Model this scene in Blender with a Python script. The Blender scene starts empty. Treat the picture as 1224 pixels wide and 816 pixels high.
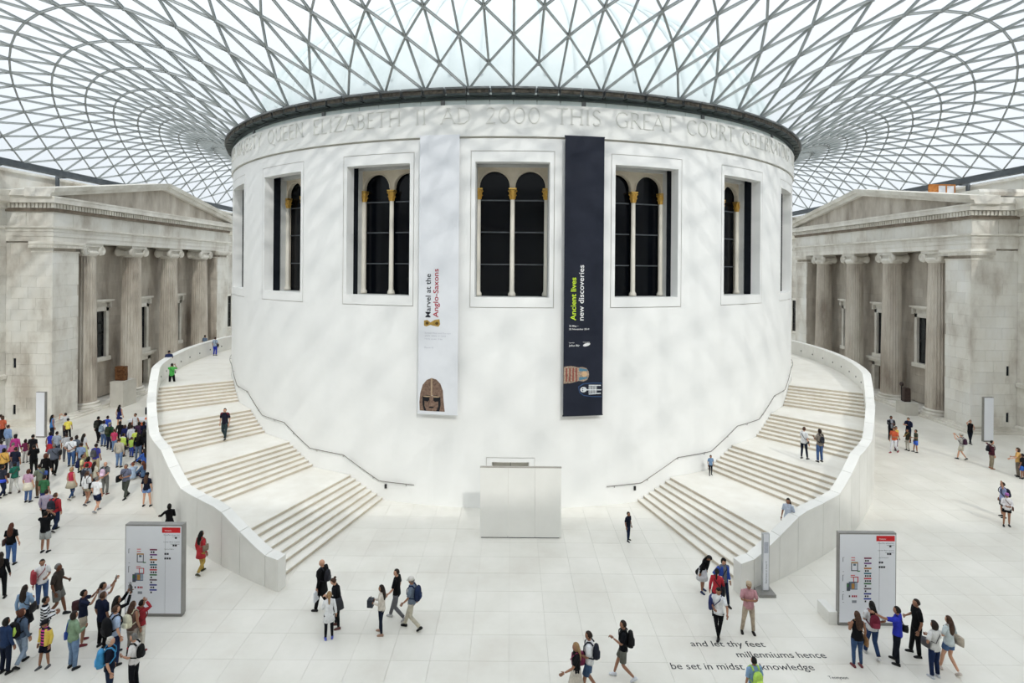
import bpy, bmesh, math, random
import numpy as np
from mathutils import Vector, Matrix
PI = math.pi
sin, cos, tan, rad, hypot, atan2 = math.sin, math.cos, math.tan, math.radians, math.hypot, math.atan2
random.seed(7)
SC = bpy.context.scene
COL = SC.collection

# ------------------------------------------------------------------ camera
F, CAM_H, CAM_Y, PX, PY, ROLL = 655.5, 11.76, -49.06, 612.0, 320.0, 0.008
cd = bpy.data.cameras.new('camera')
cam = bpy.data.objects.new('camera', cd)
COL.objects.link(cam)
cd.sensor_width = 36.0
cd.lens = F / 1224 * 36.0
cd.shift_y = -(408 - PY) / 1224
cd.clip_end = 500
cam.matrix_world = Matrix.Translation((0, CAM_Y, CAM_H)) @ Matrix.Rotation(PI / 2, 4, 'X') @ Matrix.Rotation(ROLL, 4, 'Z')
SC.camera = cam
SC.view_settings.view_transform = 'Standard'
SC.view_settings.look = 'None'
SC.view_settings.gamma = 1.0
SC.view_settings.use_curve_mapping = False
SC.view_settings.exposure = 0.17
SC.cycles.max_bounces = 8
SC.cycles.diffuse_bounces = 5
SC.cycles.transparent_max_bounces = 10
SC.cycles.caustics_reflective = False
SC.cycles.caustics_refractive = False

# ------------------------------------------------------------------ overcast sky (zenith brighter than horizon) and hazy sun
world = bpy.data.worlds.new('overcast_sky')
SC.world = world
world.use_nodes = True
wn = world.node_tree
wn.nodes.clear()
wo = wn.nodes.new('ShaderNodeOutputWorld')
wb = wn.nodes.new('ShaderNodeBackground')
tc = wn.nodes.new('ShaderNodeTexCoord')
sx = wn.nodes.new('ShaderNodeSeparateXYZ')
mr = wn.nodes.new('ShaderNodeMapRange')
mr.inputs['From Min'].default_value = 0.0
mr.inputs['From Max'].default_value = 1.0
mr.inputs['To Min'].default_value = 0.74
mr.inputs['To Max'].default_value = 2.5
nz = wn.nodes.new('ShaderNodeTexNoise')
nz.inputs['Scale'].default_value = 2.2
nz.inputs['Detail'].default_value = 4.0
cr = wn.nodes.new('ShaderNodeValToRGB')
cr.color_ramp.elements[0].position = 0.3
cr.color_ramp.elements[0].color = (0.79, 0.845, 0.905, 1)
cr.color_ramp.elements[1].position = 0.7
cr.color_ramp.elements[1].color = (0.90, 0.925, 0.95, 1)
wn.links.new(tc.outputs['Generated'], sx.inputs[0])
sq = wn.nodes.new('ShaderNodeMath')
sq.operation = 'MULTIPLY'
wn.links.new(sx.outputs['Z'], sq.inputs[0])
wn.links.new(sx.outputs['Z'], sq.inputs[1])
wn.links.new(sq.outputs[0], mr.inputs['Value'])
wn.links.new(tc.outputs['Generated'], nz.inputs['Vector'])
wn.links.new(nz.outputs['Fac'], cr.inputs['Fac'])
wn.links.new(cr.outputs['Color'], wb.inputs['Color'])
wn.links.new(mr.outputs['Result'], wb.inputs['Strength'])
wn.links.new(wb.outputs['Background'], wo.inputs['Surface'])
sl = bpy.data.lights.new('sun', 'SUN')
sl.energy = 1.8
sl.angle = rad(1.8)
sl.color = (1.0, 0.965, 0.9)
sun = bpy.data.objects.new('sun', sl)
COL.objects.link(sun)
sun.rotation_euler = Vector((-0.27, 0.80, -0.66)).to_track_quat('-Z', 'Y').to_euler()

# ------------------------------------------------------------------ helpers
def mk_mesh(name, vs, fs, mat=None, smooth=False):
    me = bpy.data.meshes.new(name)
    me.from_pydata([tuple(v) for v in vs], [], fs)
    if smooth:
        me.polygons.foreach_set('use_smooth', [True] * len(me.polygons))
    if mat is not None:
        me.materials.append(mat)
    me.update()
    return me
def link(name, me, parent=None, loc=None, rotz=None, mw=None):
    o = bpy.data.objects.new(name, me)
    COL.objects.link(o)
    if parent is not None:
        o.parent = parent
    if loc is not None:
        o.location = loc
    if rotz is not None:
        o.rotation_euler = (0, 0, rotz)
    if mw is not None:
        o.matrix_local = mw
    return o
def tag(o, label=None, cat=None, group=None, kind=None):
    if label: o['label'] = label
    if cat: o['category'] = cat
    if group: o['group'] = group
    if kind: o['kind'] = kind
    return o
def empty(name, loc=(0, 0, 0), rotz=0, **k):
    o = bpy.data.objects.new(name, None)
    COL.objects.link(o)
    o.location = loc
    o.rotation_euler = (0, 0, rotz)
    o.empty_display_size = 0.2
    return tag(o, **k)
class MB:
    """collects shapes of ONE part"""
    def __init__(s):
        s.v, s.f = [], []
    def add(s, vs, fs):
        n = len(s.v)
        s.v += [tuple(v) for v in vs]
        s.f += [tuple(i + n for i in f) for f in fs]
    def box(s, x0, x1, y0, y1, z0, z1, M=None):
        vs = [Vector(p) for p in ((x0, y0, z0), (x1, y0, z0), (x1, y1, z0), (x0, y1, z0), (x0, y0, z1), (x1, y0, z1), (x1, y1, z1), (x0, y1, z1))]
        if M is not None: vs = [M @ v for v in vs]
        fs = [(0, 3, 2, 1), (4, 5, 6, 7), (0, 1, 5, 4), (1, 2, 6, 5), (2, 3, 7, 6), (3, 0, 4, 7)]
        if M is not None and M.to_3x3().determinant() < 0: fs = [f[::-1] for f in fs]
        s.add(vs, fs)
    def loft(s, rings, cap=True):
        """rings: equal-length closed vertex loops"""
        n = len(rings[0])
        vs = [v for r in rings for v in r]
        fs = []
        for k in range(len(rings) - 1):
            for i in range(n):
                j = (i + 1) % n
                fs.append((k * n + i, k * n + j, (k + 1) * n + j, (k + 1) * n + i))
        if cap:
            fs.append(tuple(range(n - 1, -1, -1)))
            fs.append(tuple((len(rings) - 1) * n + i for i in range(n)))
        s.add(vs, fs)
    def tube(s, pts, rs, n=8, cap=True, flat=1.0):
        pts = [Vector(p) for p in pts]
        if not hasattr(rs, '__len__'): rs = [rs] * len(pts)
        rings = []
        ref = None
        for k, p in enumerate(pts):
            a = pts[max(0, k - 1)]; b = pts[min(len(pts) - 1, k + 1)]
            t = (b - a).normalized()
            if ref is None or abs(ref.dot(t)) > 0.95:
                ref = Vector((0, 0, 1)) if abs(t.z) < 0.9 else Vector((1, 0, 0))
            u = (ref - t * ref.dot(t)).normalized()
            ref = u
            w = t.cross(u)
            rings.append([p + (u * cos(2 * PI * i / n) + w * sin(2 * PI * i / n) * flat) * rs[k] for i in range(n)])
        s.loft(rings, cap)
    def lathe(s, prof, n=16, c=(0, 0), cap=True, ax=1.0):
        s.loft([[(c[0] + r * cos(2 * PI * i / n), c[1] + r * sin(2 * PI * i / n) * ax, z) for i in range(n)] for r, z in prof], cap)
    def arc(s, a0, a1, r0, r1, z0, z1, n=None):
        """annular box about the court's drum axis: azimuth in degrees from south, + to the east"""
        n = n or max(1, int(abs(a1 - a0) / 1.5 + .5))
        rings = []
        for k in range(n + 1):
            a = rad(a0 + (a1 - a0) * k / n)
            d = (sin(a), -cos(a))
            rings.append([(d[0] * r, d[1] * r, z) for r, z in ((r0, z0), (r1, z0), (r1, z1), (r0, z1))])
        s.loft(rings)
    def out(s, name, mat, parent=None, smooth=False, **k):
        me = mk_mesh(name, s.v, s.f, mat, smooth)
        return link(name, me, parent, **k)
def fix_normals(o):
    bm = bmesh.new(); bm.from_mesh(o.data)
    bmesh.ops.recalc_face_normals(bm, faces=bm.faces)
    bm.to_mesh(o.data); bm.free()
    return o
def pol(a, r, z=0.0):
    a = rad(a)
    return Vector((r * sin(a), -r * cos(a), z))
def unroll(x, y):
    """pixel of the photograph -> offsets from the principal point of the levelled camera"""
    u, v = x - PX, y - PY
    return u * cos(ROLL) + v * sin(ROLL), -u * sin(ROLL) + v * cos(ROLL)
def ground(x, y, z=0.0):
    u, v = unroll(x, y)
    d = F * (CAM_H - z) / v
    return u * d / F, d + CAM_Y

# ------------------------------------------------------------------ materials
MATS = {}
def base_mat(name, col, rough=0.7, spec=0.3, metal=0.0):
    m = bpy.data.materials.new(name)
    m.use_nodes = True
    b = m.node_tree.nodes['Principled BSDF']
    b.inputs['Base Color'].default_value = (*col, 1)
    b.inputs['Roughness'].default_value = rough
    b.inputs['Specular IOR Level'].default_value = spec
    b.inputs['Metallic'].default_value = metal
    return m, m.node_tree, b
def noisy(name, c0, c1, scale=2.0, rough=0.7, spec=0.3, detail=5, island=0.0, objr=0.0, stretch=(1, 1, 1), bump=0.0, bscale=40, c2=None, metal=0.0):
    """two-tone grain with optional per-block tone (random per island / per object)"""
    if name in MATS: return MATS[name]
    m, nt, b = base_mat(name, c0, rough, spec, metal)
    N, L = nt.nodes, nt.links
    tcn = N.new('ShaderNodeTexCoord'); mp = N.new('ShaderNodeMapping')
    mp.inputs['Scale'].default_value = stretch
    geo = N.new('ShaderNodeNewGeometry')
    L.new(geo.outputs['Position'], mp.inputs['Vector'])
    n1 = N.new('ShaderNodeTexNoise'); n1.inputs['Scale'].default_value = scale; n1.inputs['Detail'].default_value = detail
    n1.inputs['Roughness'].default_value = 0.62
    L.new(mp.outputs[0], n1.inputs['Vector'])
    r = N.new('ShaderNodeValToRGB')
    r.color_ramp.elements[0].position = 0.32; r.color_ramp.elements[0].color = (*c0, 1)
    r.color_ramp.elements[1].position = 0.68; r.color_ramp.elements[1].color = (*c1, 1)
    if c2:
        e = r.color_ramp.elements.new(0.5); e.color = (*c2, 1)
    L.new(n1.outputs['Fac'], r.inputs['Fac'])
    last = r.outputs['Color']
    for amt, sock in ((island, geo.outputs['Random Per Island']), (objr, None)):
        if amt <= 0: continue
        if sock is None:
            oi = N.new('ShaderNodeObjectInfo'); sock = oi.outputs['Random']
        mr = N.new('ShaderNodeMapRange')
        mr.inputs['To Min'].default_value = 1 - amt; mr.inputs['To Max'].default_value = 1 + amt * .6
        L.new(sock, mr.inputs['Value'])
        vm = N.new('ShaderNodeVectorMath'); vm.operation = 'SCALE'
        L.new(last, vm.inputs[0]); L.new(mr.outputs[0], vm.inputs['Scale'])
        last = vm.outputs[0]
    L.new(last, b.inputs['Base Color'])
    if bump > 0:
        n2 = N.new('ShaderNodeTexNoise'); n2.inputs['Scale'].default_value = bscale; n2.inputs['Detail'].default_value = 3
        L.new(geo.outputs['Position'], n2.inputs['Vector'])
        bp = N.new('ShaderNodeBump'); bp.inputs['Strength'].default_value = bump; bp.inputs['Distance'].default_value = 0.02
        L.new(n2.outputs['Fac'], bp.inputs['Height']); L.new(bp.outputs[0], b.inputs['Normal'])
    MATS[name] = m
    return m
M_DRUM = noisy('white_limestone', (0.865, 0.87, 0.86), (0.905, 0.91, 0.90), 0.5, 0.6, 0.25, detail=8, bump=0.05)
M_FRIEZE = noisy('white_limestone_frieze', (0.82, 0.825, 0.80), (0.87, 0.875, 0.855), 0.6, 0.65, 0.2, detail=8, bump=0.1, bscale=18)
M_PARA = noisy('pale_parapet_stone', (0.77, 0.76, 0.72), (0.84, 0.83, 0.79), 0.9, 0.55, 0.3, detail=8, island=.02, objr=.03)
M_FLOOR = noisy('pale_floor_stone', (0.70, 0.67, 0.605), (0.81, 0.785, 0.725), 0.45, 0.30, 0.45, detail=9, island=.03, objr=.03, c2=(0.755, 0.735, 0.67))
M_JOINT = noisy('floor_joint', (0.60, 0.575, 0.525), (0.65, 0.625, 0.575), 3, 0.8)
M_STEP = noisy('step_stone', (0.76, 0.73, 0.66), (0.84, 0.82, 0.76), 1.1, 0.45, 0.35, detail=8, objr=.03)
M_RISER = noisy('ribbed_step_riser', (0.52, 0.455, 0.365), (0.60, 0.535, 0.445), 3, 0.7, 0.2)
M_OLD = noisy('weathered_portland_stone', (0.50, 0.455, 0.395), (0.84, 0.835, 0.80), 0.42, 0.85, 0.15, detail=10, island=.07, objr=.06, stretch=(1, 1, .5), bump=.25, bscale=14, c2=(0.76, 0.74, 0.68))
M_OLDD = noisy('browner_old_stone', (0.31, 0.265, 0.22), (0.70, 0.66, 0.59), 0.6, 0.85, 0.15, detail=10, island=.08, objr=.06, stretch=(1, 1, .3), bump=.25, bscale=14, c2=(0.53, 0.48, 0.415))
M_OLDP = noisy('pale_trim_stone', (0.60, 0.565, 0.50), (0.86, 0.84, 0.78), 0.6, 0.8, 0.15, detail=8, island=.08, objr=.06, bump=.2, bscale=14)
M_BEDSHADE = noisy('painted_shade_recess_stone', (0.20, 0.165, 0.13), (0.34, 0.29, 0.24), 1.2, 0.85, 0.1, detail=6)  # dark tone paints in the shade under the cornice, behind the dentils
M_CREAM = noisy('cream_arcade_stone', (0.66, 0.58, 0.46), (0.74, 0.67, 0.55), 2, 0.7)
M_CREAMC = noisy('cream_column_paint', (0.78, 0.74, 0.65), (0.83, 0.79, 0.70), 2, 0.5)
M_GOLD = noisy('gilded_capital', (0.62, 0.36, 0.07), (0.80, 0.52, 0.14), 12, 0.35, 0.5, metal=.6)
M_FRAMEW = noisy('painted_inner_frame', (0.60, 0.61, 0.60), (0.68, 0.69, 0.68), 1.5, 0.6)
M_BLACK = noisy('black_recess', (0.010, 0.013, 0.018), (0.016, 0.019, 0.026), 2, 0.6, .1)
M_STEEL = noisy('grey_roof_steel', (0.31, 0.335, 0.335), (0.38, 0.405, 0.405), 2, 0.5, 0.4)
M_STEELD = noisy('dark_rim_steel', (0.035, 0.05, 0.05), (0.055, 0.07, 0.07), 2, 0.5, 0.4)
M_GUT = noisy('grey_gutter_metal', (0.14, 0.15, 0.155), (0.2, 0.21, 0.215), 2, 0.5, 0.4)
M_GRILLE = noisy('vent_grille_bronze', (0.03, 0.027, 0.022), (0.16, 0.14, 0.11), 6, 0.6, 0.3)
M_BEAM = noisy('grey_edge_beam', (0.075, 0.09, 0.105), (0.11, 0.125, 0.14), 1.5, 0.5, 0.4)
M_RAIL = noisy('bronze_handrail', (0.16, 0.15, 0.135), (0.22, 0.2, 0.18), 4, 0.35, 0.5, metal=.5)
M_DOME = noisy('pale_dome_copper', (0.50, 0.58, 0.57), (0.62, 0.68, 0.67), 0.5, 0.7)
M_INK = noisy('dark_floor_lettering', (0.02, 0.02, 0.025), (0.035, 0.035, 0.04), 5, 0.5)
M_WHITEP = noisy('white_board_laminate', (0.80, 0.82, 0.87), (0.83, 0.85, 0.90), 0.8, 0.3, 0.5)
M_GREYP = noisy('grey_board_edge', (0.22, 0.215, 0.20), (0.28, 0.27, 0.255), 2, 0.4, 0.5)
M_BROWNW = noisy('brown_door_wood', (0.055, 0.035, 0.024), (0.09, 0.06, 0.04), 3, 0.6)
M_LEAD = noisy('black_window_frame', (0.015, 0.015, 0.017), (0.025, 0.025, 0.027), 3, 0.5)
M_PLIN = noisy('plinth_stone', (0.52, 0.50, 0.45), (0.60, 0.58, 0.53), 1.2, 0.6)
def glass_mat(name, tint, haze, rough=.05, refl=.06):
    m = bpy.data.materials.new(name); m.use_nodes = True
    N, L = m.node_tree.nodes, m.node_tree.links
    N.clear()
    o = N.new('ShaderNodeOutputMaterial'); t = N.new('ShaderNodeBsdfTransparent'); t.inputs[0].default_value = (*tint, 1)
    tr = N.new('ShaderNodeBsdfTranslucent'); tr.inputs[0].default_value = (.78, .82, .85, 1)
    g = N.new('ShaderNodeBsdfGlossy'); g.inputs['Roughness'].default_value = rough
    m1 = N.new('ShaderNodeMixShader'); m1.inputs[0].default_value = haze
    m2 = N.new('ShaderNodeMixShader'); m2.inputs[0].default_value = refl
    L.new(t.outputs[0], m1.inputs[1]); L.new(tr.outputs[0], m1.inputs[2])
    L.new(m1.outputs[0], m2.inputs[1]); L.new(g.outputs[0], m2.inputs[2]); L.new(m2.outputs[0], o.inputs[0])
    return m
M_GLASS = glass_mat('fritted_roof_glass', (.93, .945, .955), .32, .1, .03)
M_CLEAR = noisy('pale_clerestory_glass', (.72, .82, .80), (.80, .88, .86), 1.5, .15, .5)
m, nt, b = base_mat('dark_window_glass', (0.003, 0.004, 0.006), 0.12, 0.18); M_PANE = m
m, nt, b = base_mat('portico_window_glass', (0.05, 0.055, 0.055), 0.15, 0.6); M_PANE2 = m
def flat(col, rough=.6, spec=.3, sp=14, var=.10, name=None):
    key = ('f', tuple(round(c, 3) for c in col), rough)
    if key in MATS: return MATS[key]
    if name is None:
        lu = .3 * col[0] + .55 * col[1] + .15 * col[2]
        col = tuple((lu + (c - lu) * .82) * .92 for c in col)
    nm = (name or 'cloth') + '_%03d' % len(MATS)
    m = noisy(nm, tuple(c * (1 - var) for c in col), tuple(min(1, c * (1 + var)) for c in col), sp, rough, spec, detail=3)
    MATS[key] = m
    return m
def srgb(h):
    h = h.lstrip('#')
    out = []
    for k in (0, 2, 4):
        c = int(h[k:k + 2], 16) / 255
        out.append(c / 12.92 if c <= .04045 else ((c + .055) / 1.055) ** 2.4)
    return tuple(out)

# ------------------------------------------------------------------ court walls and floor
WX, YS, YN = 37.0, -51.6, 51.0
RD = 22.3                       # drum radius
ST0 = 15.9                      # azimuth where each outer stair wall starts
def level(a):
    """walking level of the stairs at azimuth a (degrees)"""
    for k, a0 in enumerate(FL):
        if a < a0: return k * 1.02
        if a < a0 + 4.95:
            return k * 1.02 + (int((a - a0) / .82) + 1) * 1.02 / 7 if a - a0 < 4.92 else (k + 1) * 1.02
    return 4.08
FL = [16.85, 28.45, 40.0, 51.45]
def profile(a):
    z = 0.0
    for a0 in FL:
        t = min(1, max(0, (a - a0 - .5) / 5.4))
        z += 1.02 * t
    return z
RO_T = [(15.9, 30.45), (20, 30.02), (24, 29.62), (28, 29.27), (32, 28.9), (36, 28.5), (40, 28.13), (45, 27.66), (50, 27.27), (56, 26.95), (65, 26.6), (72, 26.42), (80, 26.32), (95, 26.3), (180, 26.3)]
def ro(a):
    for (a0, r0), (a1, r1) in zip(RO_T, RO_T[1:]):
        if a <= a1: return r0 + (r1 - r0) * (a - a0) / (a1 - a0)
    return 26.3
TH = 0.42

floor = empty('floor', kind='structure')
mb = MB(); mb.box(-WX - 2, WX + 2, YS - .5, YN + .5, -.4, -.02)
mb.out('screed', M_JOINT, floor)
TS = 3.55 / 3
slabs = []
nx0, nx1 = -int(WX / TS) - 1, int(WX / TS) + 1
for i in range(nx0, nx1 + 1):
    for j in range(0, 88):
        x0 = (i - .5) * TS * 1.0 + TS * .5; y0 = YS + j * TS
        cx, cy = x0 + TS / 2, y0 + TS / 2
        if hypot(cx, cy) < 20.5: continue
        d = cy - CAM_Y
        sc = -1
        if d > 6:
            px = F * cx / d; py = F * CAM_H / d
            if abs(px) < 640 and py < 520:
                sc = F * F * CAM_H / d ** 3
                if cy < -20: pass
        slabs.append((sc, x0, y0))
slabs.sort(key=lambda t: -t[0])
G = .0028
me = mk_mesh('paving_slab', *(lambda m_: (m_.v, m_.f))((lambda q: (q.box(G, TS - G, G, TS - G, -.03, 0), q)[1])(MB())), M_FLOOR)
for sc, x0, y0 in slabs[:300]:
    link('paving_slab', me, floor, (x0, y0, random.uniform(-.0012, .0012)))
mb = MB()
for sc, x0, y0 in slabs[300:]:
    e = random.uniform(-.0012, .0012)
    mb.box(x0 + G, x0 + TS - G, y0 + G, y0 + TS - G, -.03, e)
tag(mb.out('distant_paving', M_FLOOR, floor), kind='stuff')

def ashlar(mb, org, ax, n, w, z0, z1, holes=(), bw=1.25, bh=.62, th=.10, parts=None, mat=None, parent=None, seed=1):
    """courses of blocks on a vertical plane: org corner, ax unit direction, n outward normal"""
    rnd = random.Random(seed)
    nz = max(1, round((z1 - z0) / bh)); hh = (z1 - z0) / nz
    org, ax, n = Vector(org), Vector(ax), Vector(n)
    for k in range(nz):
        za, zb = z0 + k * hh, z0 + (k + 1) * hh
        cuts = [0.0]
        p = -bw * .5 if k % 2 else 0.0
        while p < w - .25:
            p += bw * rnd.uniform(.9, 1.1)
            if .2 < p < w - .2: cuts.append(p)
        cuts.append(w)
        for a, b in zip(cuts, cuts[1:]):
            segs = [(a, b, za, zb)]
            for (h0, h1, g0, g1) in holes:
                new = []
                for (s0, s1, t0, t1) in segs:
                    if s1 <= h0 or s0 >= h1 or t1 <= g0 or t0 >= g1: new.append((s0, s1, t0, t1)); continue
                    if s0 < h0: new.append((s0, h0, t0, t1))
                    if s1 > h1: new.append((h1, s1, t0, t1))
                    m0, m1 = max(s0, h0), min(s1, h1)
                    if t0 < g0: new.append((m0, m1, t0, g0))
                    if t1 > g1: new.append((m0, m1, g1, t1))
                segs = new
            for (s0, s1, t0, t1) in segs:
                if s1 - s0 < .03 or t1 - t0 < .03: continue
                e = rnd.uniform(-.006, .006); g = .004
                q = MB() if parts is not None else mb
                vs = []
                for dd in (-th, e):
                    for (s, t) in ((s0 + g, t0 + g), (s1 - g, t0 + g), (s1 - g, t1 - g), (s0 + g, t1 - g)):
                        p3 = org + ax * s + n * dd
                        vs.append((p3.x, p3.y, t))
                fs = [(4, 5, 6, 7), (0, 1, 5, 4), (1, 2, 6, 5), (2, 3, 7, 6), (3, 0, 4, 7)]
                if ax.cross(Vector((0, 0, 1))).dot(n) < 0: fs = [f[::-1] for f in fs]
                q.add(vs, fs)
                if parts is not None:
                    q.out('stone_block', mat, parent)

def cornice(mb, x, y0, y1, s, prof):
    """profile (outward offset, z) extruded along y; s = side sign, outward = toward the court"""
    rings = []
    for y in (y0, y1):
        rings.append([(s * (x - o), y, z) for o, z in prof])
    if s > 0: rings = rings[::-1]
    mb.loft(rings)

PC = 3.45      # portico centre (y)
PE = 12.4      # half length of the portico front
XF = 33.6      # pier front plane
XC = 34.35     # column axis
XB = 35.55     # back wall plane
def build_side(s):
    side = 'west' if s < 0 else 'east'
    word = 'left' if s < 0 else 'right'
    # ---- long court wall with windows (structure)
    w = empty('wall_' + side, kind='structure')
    core = MB()
    core.box(min(s * WX, s * 38.6) + (0 if s < 0 else .1), max(s * WX, s * 38.6) - (.1 if s < 0 else 0), YS, YN, -.3, 17.0)
    core.out('wall_core', M_OLDD, w)
    mb = MB()
    wins = []
    for yc in (-41, -35, -29, -23, -17, 22.2, 28, 34, 40, 46):
        wins.append((yc - .9 - YS, yc + .9 - YS, 3.8, 7.8))
    for (ya, yb) in ((YS, PC - PE), (PC + PE, YN)):
        hs = [(h0 - (ya - YS), h1 - (ya - YS), g0, g1) for h0, h1, g0, g1 in wins]
        ashlar(mb, (s * WX, ya, 0), (0, 1, 0), (-s, 0, 0), yb - ya, .5, 15.8, hs, bw=1.5, bh=.7, seed=3 + s)
    tag(mb.out('ashlar_courses', M_OLD, w), kind='stuff')
    mb = MB()
    cornice(mb, WX, YS, PC - PE + .2, s, [(-.1, 15.75), (.25, 15.8), (.3, 16.15), (.75, 16.25), (.8, 16.6), (1.0, 17.05), (-.1, 17.2)])
    cornice(mb, WX, PC + PE - .2, YN, s, [(-.1, 15.75), (.25, 15.8), (.3, 16.15), (.75, 16.25), (.8, 16.6), (1.0, 17.05), (-.1, 17.2)])
    mb.out('wall_cornice', M_OLDP, w)
    for (ya, yb) in ((YS, PC - PE - .05), (PC + PE + .05, YN)):
        mb = MB()
        cornice(mb, WX, ya, yb, s, [(-.05, 3.3), (.16, 3.35), (.18, 3.62), (-.05, 3.7)])
        cornice(mb, WX, ya, yb, s, [(-.05, 14.3), (.10, 14.35), (.12, 14.5), (-.05, 14.6)])
        cornice(mb, WX, ya, yb, s, [(-.05, 0), (.22, 0), (.22, .45), (.1, .55), (-.05, .55)])
        mb.out('string_course', M_OLDP, w)
    for h0, h1, g0, g1 in wins:
        y0, y1 = h0 + YS, h1 + YS
        f = MB()
        for (a, b, c, d) in ((y0 - .28, y0, g0 - .1, g1 + .25), (y1, y1 + .28, g0 - .1, g1 + .25), (y0 - .28, y1 + .28, g1, g1 + .3), (y0 - .4, y1 + .4, g0 - .3, g0)):
            f.box(min(s * (WX - .08), s * (WX + .12)), max(s * (WX - .08), s * (WX + .12)), a, b, c, d)
        fo = f.out('window_surround', M_OLDP, w)
        g = MB(); g.box(min(s * (WX + .02), s * (WX + .08)), max(s * (WX + .02), s * (WX + .08)), y0, y1, g0, g1)
        g.out('window_pane', M_PANE, fo)
        g = MB()
        for k in range(1, 4): g.box(min(s * (WX - .01), s * (WX + .03)), max(s * (WX - .01), s * (WX + .03)), y0, y1, g0 + k * 1.0 - .03, g0 + k * 1.0 + .03)
        for k in range(0, 4): g.box(min(s * (WX - .015), s * (WX + .03)), max(s * (WX - .015), s * (WX + .03)), y0 + k * .58, y0 + k * .58 + .05, g0, g1)
        g.out('glazing_bars', M_LEAD, fo)
    at = MB()
    at.box(min(s * 38.2, s * 39.0), max(s * 38.2, s * 39.0), YS, YN, 16.5, 18.75)
    at.box(min(s * 38.05, s * 39.1), max(s * 38.05, s * 39.1), YS, YN, 18.75, 18.95)
    at.out('attic_wall', M_OLD, w)

    # ---- portico
    P = empty('portico', (0, 0, 0), label='grey stone portico with four fluted columns and pediment on the %s of the court' % word, cat='portico')
    def bx(mb, xa, xb, *r):
        mb.box(min(s * xa, s * xb), max(s * xa, s * xb), *r)
    # piers, returns and back wall
    y0, y1 = PC - PE, PC + PE
    c = MB()
    bx(c, XF + .12, WX + .05, y0 + .12, y0 + 2.3, 0, 13.4)
    bx(c, XF + .12, WX + .05, y1 - 2.3, y1 - .12, 0, 13.4)
    bx(c, XB + .12, WX + .05, y0 + 2.0, y1 - 2.0, 7.9, 13.4)
    bx(c, XB + .45, WX + .05, y0 + 2.0, y1 - 2.0, 0, 8)
    c.out('masonry_core', M_OLDD, P)
    for (ya, yb, who) in ((y0, y0 + 2.4, 0), (y1 - 2.4, y1, 1)):
        ashlar(None, (s * XF, ya, 0), (0, 1, 0), (-s, 0, 0), yb - ya, .35, 12.65, bw=1.25, bh=.82, parts=1, mat=M_OLD, parent=P, seed=5 + who)
    holes = [(s_ - .11, s_ + .11, z_, z_ + .78) for s_ in (3.45,) for z_ in (1.0, 4.2)]
    hs = [((2.75 if s > 0 else 3.45 - 2.75) - .0, 0, 0, 0)]
    # south return (faces the camera) with two slit openings, and inner return of the far pier
    wret = WX - XF
    org = (s * XF, y0, 0)
    slit = [(2.62, 2.84, .75, 1.45), (2.62, 2.84, 4.15, 4.85)]
    ashlar(None, org, (s, 0, 0), (0, -1, 0), wret, .35, 13.3, slit, bw=1.2, bh=.82, parts=1, mat=M_OLD, parent=P, seed=9)
    for q in slit:
        z_ = MB(); bx(z_, XF + q[0] - .02, XF + q[1] + .02, y0 + .08, y0 + .13, q[2] - .02, q[3] + .02); z_.out('slit_opening', M_BLACK, P)
    rest = MB()
    ashlar(rest, (s * XF, y1 - 2.4, 0), (s, 0, 0), (0, -1, 0), XB - XF, .35, 12.65, bw=1.2, bh=.82, seed=11)
    ashlar(rest, (s * XF, y0 + 2.4, 0), (s, 0, 0), (0, 1, 0), XB - XF, .35, 12.65, bw=1.2, bh=.82, seed=12)
    bays = [3.2 - 5.3, 3.2, 3.2 + 5.3]
    hl = [(b - .95 - (y0 + 2.4), b + .95 - (y0 + 2.4), 3.77, 7.73) for b in bays] + [(PC - .95 - (y0 + 2.4), PC + .95 - (y0 + 2.4), 0, 2.62)]
    ashlar(rest, (s * XB, y0 + 2.4, 0), (0, 1, 0), (-s, 0, 0), 2 * PE - 4.8, .35, 13.3, hl, bw=1.3, bh=.75, seed=13)
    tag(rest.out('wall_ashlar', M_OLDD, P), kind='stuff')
    # anta caps and bases
    for (ya, yb) in ((y0, y0 + 2.4), (y1 - 2.4, y1)):
        m_ = MB()
        for (o, za, zb) in ((.06, 12.62, 12.72), (.1, 12.95, 13.05), (.24, 13.05, 13.22), (.3, 13.22, 13.42)):
            bx(m_, XF - o, XF + 1.55, ya - o, yb + o, za, zb)
        m_.out('pier_capital', M_OLDP, P)
        m_ = MB()
        for (o, za, zb) in ((.22, 0, .3), (.1, .3, .42)):
            bx(m_, XF - o, WX, ya - o, yb + o * .5, za, zb)
        m_.out('pier_base', M_OLDP, P)
        if ya == y0:
            m_ = MB()
            for k in range(44):
                bx(m_, XF - .27, XF - .22, ya - .2 + k * .064, ya - .2 + k * .064 + .04, 12.95, 13.12)
            for k in range(28):
                xx = XF - .2 + k * .064
                bx(m_, xx, xx + .04, ya - .27, ya - .2, 12.95, 13.12)
            tag(m_.out('egg_moulding', M_OLDP, P), kind='stuff')
    # stylobate steps
    st = MB()
    bx(st, XF - .48, WX, y0 - .6, y1 + .6, 0, .15); st.out('base_step', M_OLDP, P)
    st = MB()
    bx(st, XF - .3, WX, y0 - .34, y1 + .34, .15, .28); st.out('base_step', M_OLDP, P)
    # entablature: architrave, frieze, dentils, cornice, wrapping the south end
    def wrap(mb, o, za, zb):
        bx(mb, XF - o, WX + .3, y0 - o, y1 + o, za, zb)
    for nm, o, za, zb, mt in (('architrave', .02, 13.42, 13.8, M_OLD), ('architrave', .06, 13.8, 14.15, M_OLD), ('architrave', .10, 14.15, 14.4, M_OLD), ('moulding', .22, 14.4, 14.55, M_OLDP)):
        m_ = MB(); wrap(m_, o, za, zb); m_.out(nm, mt, P)
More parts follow.
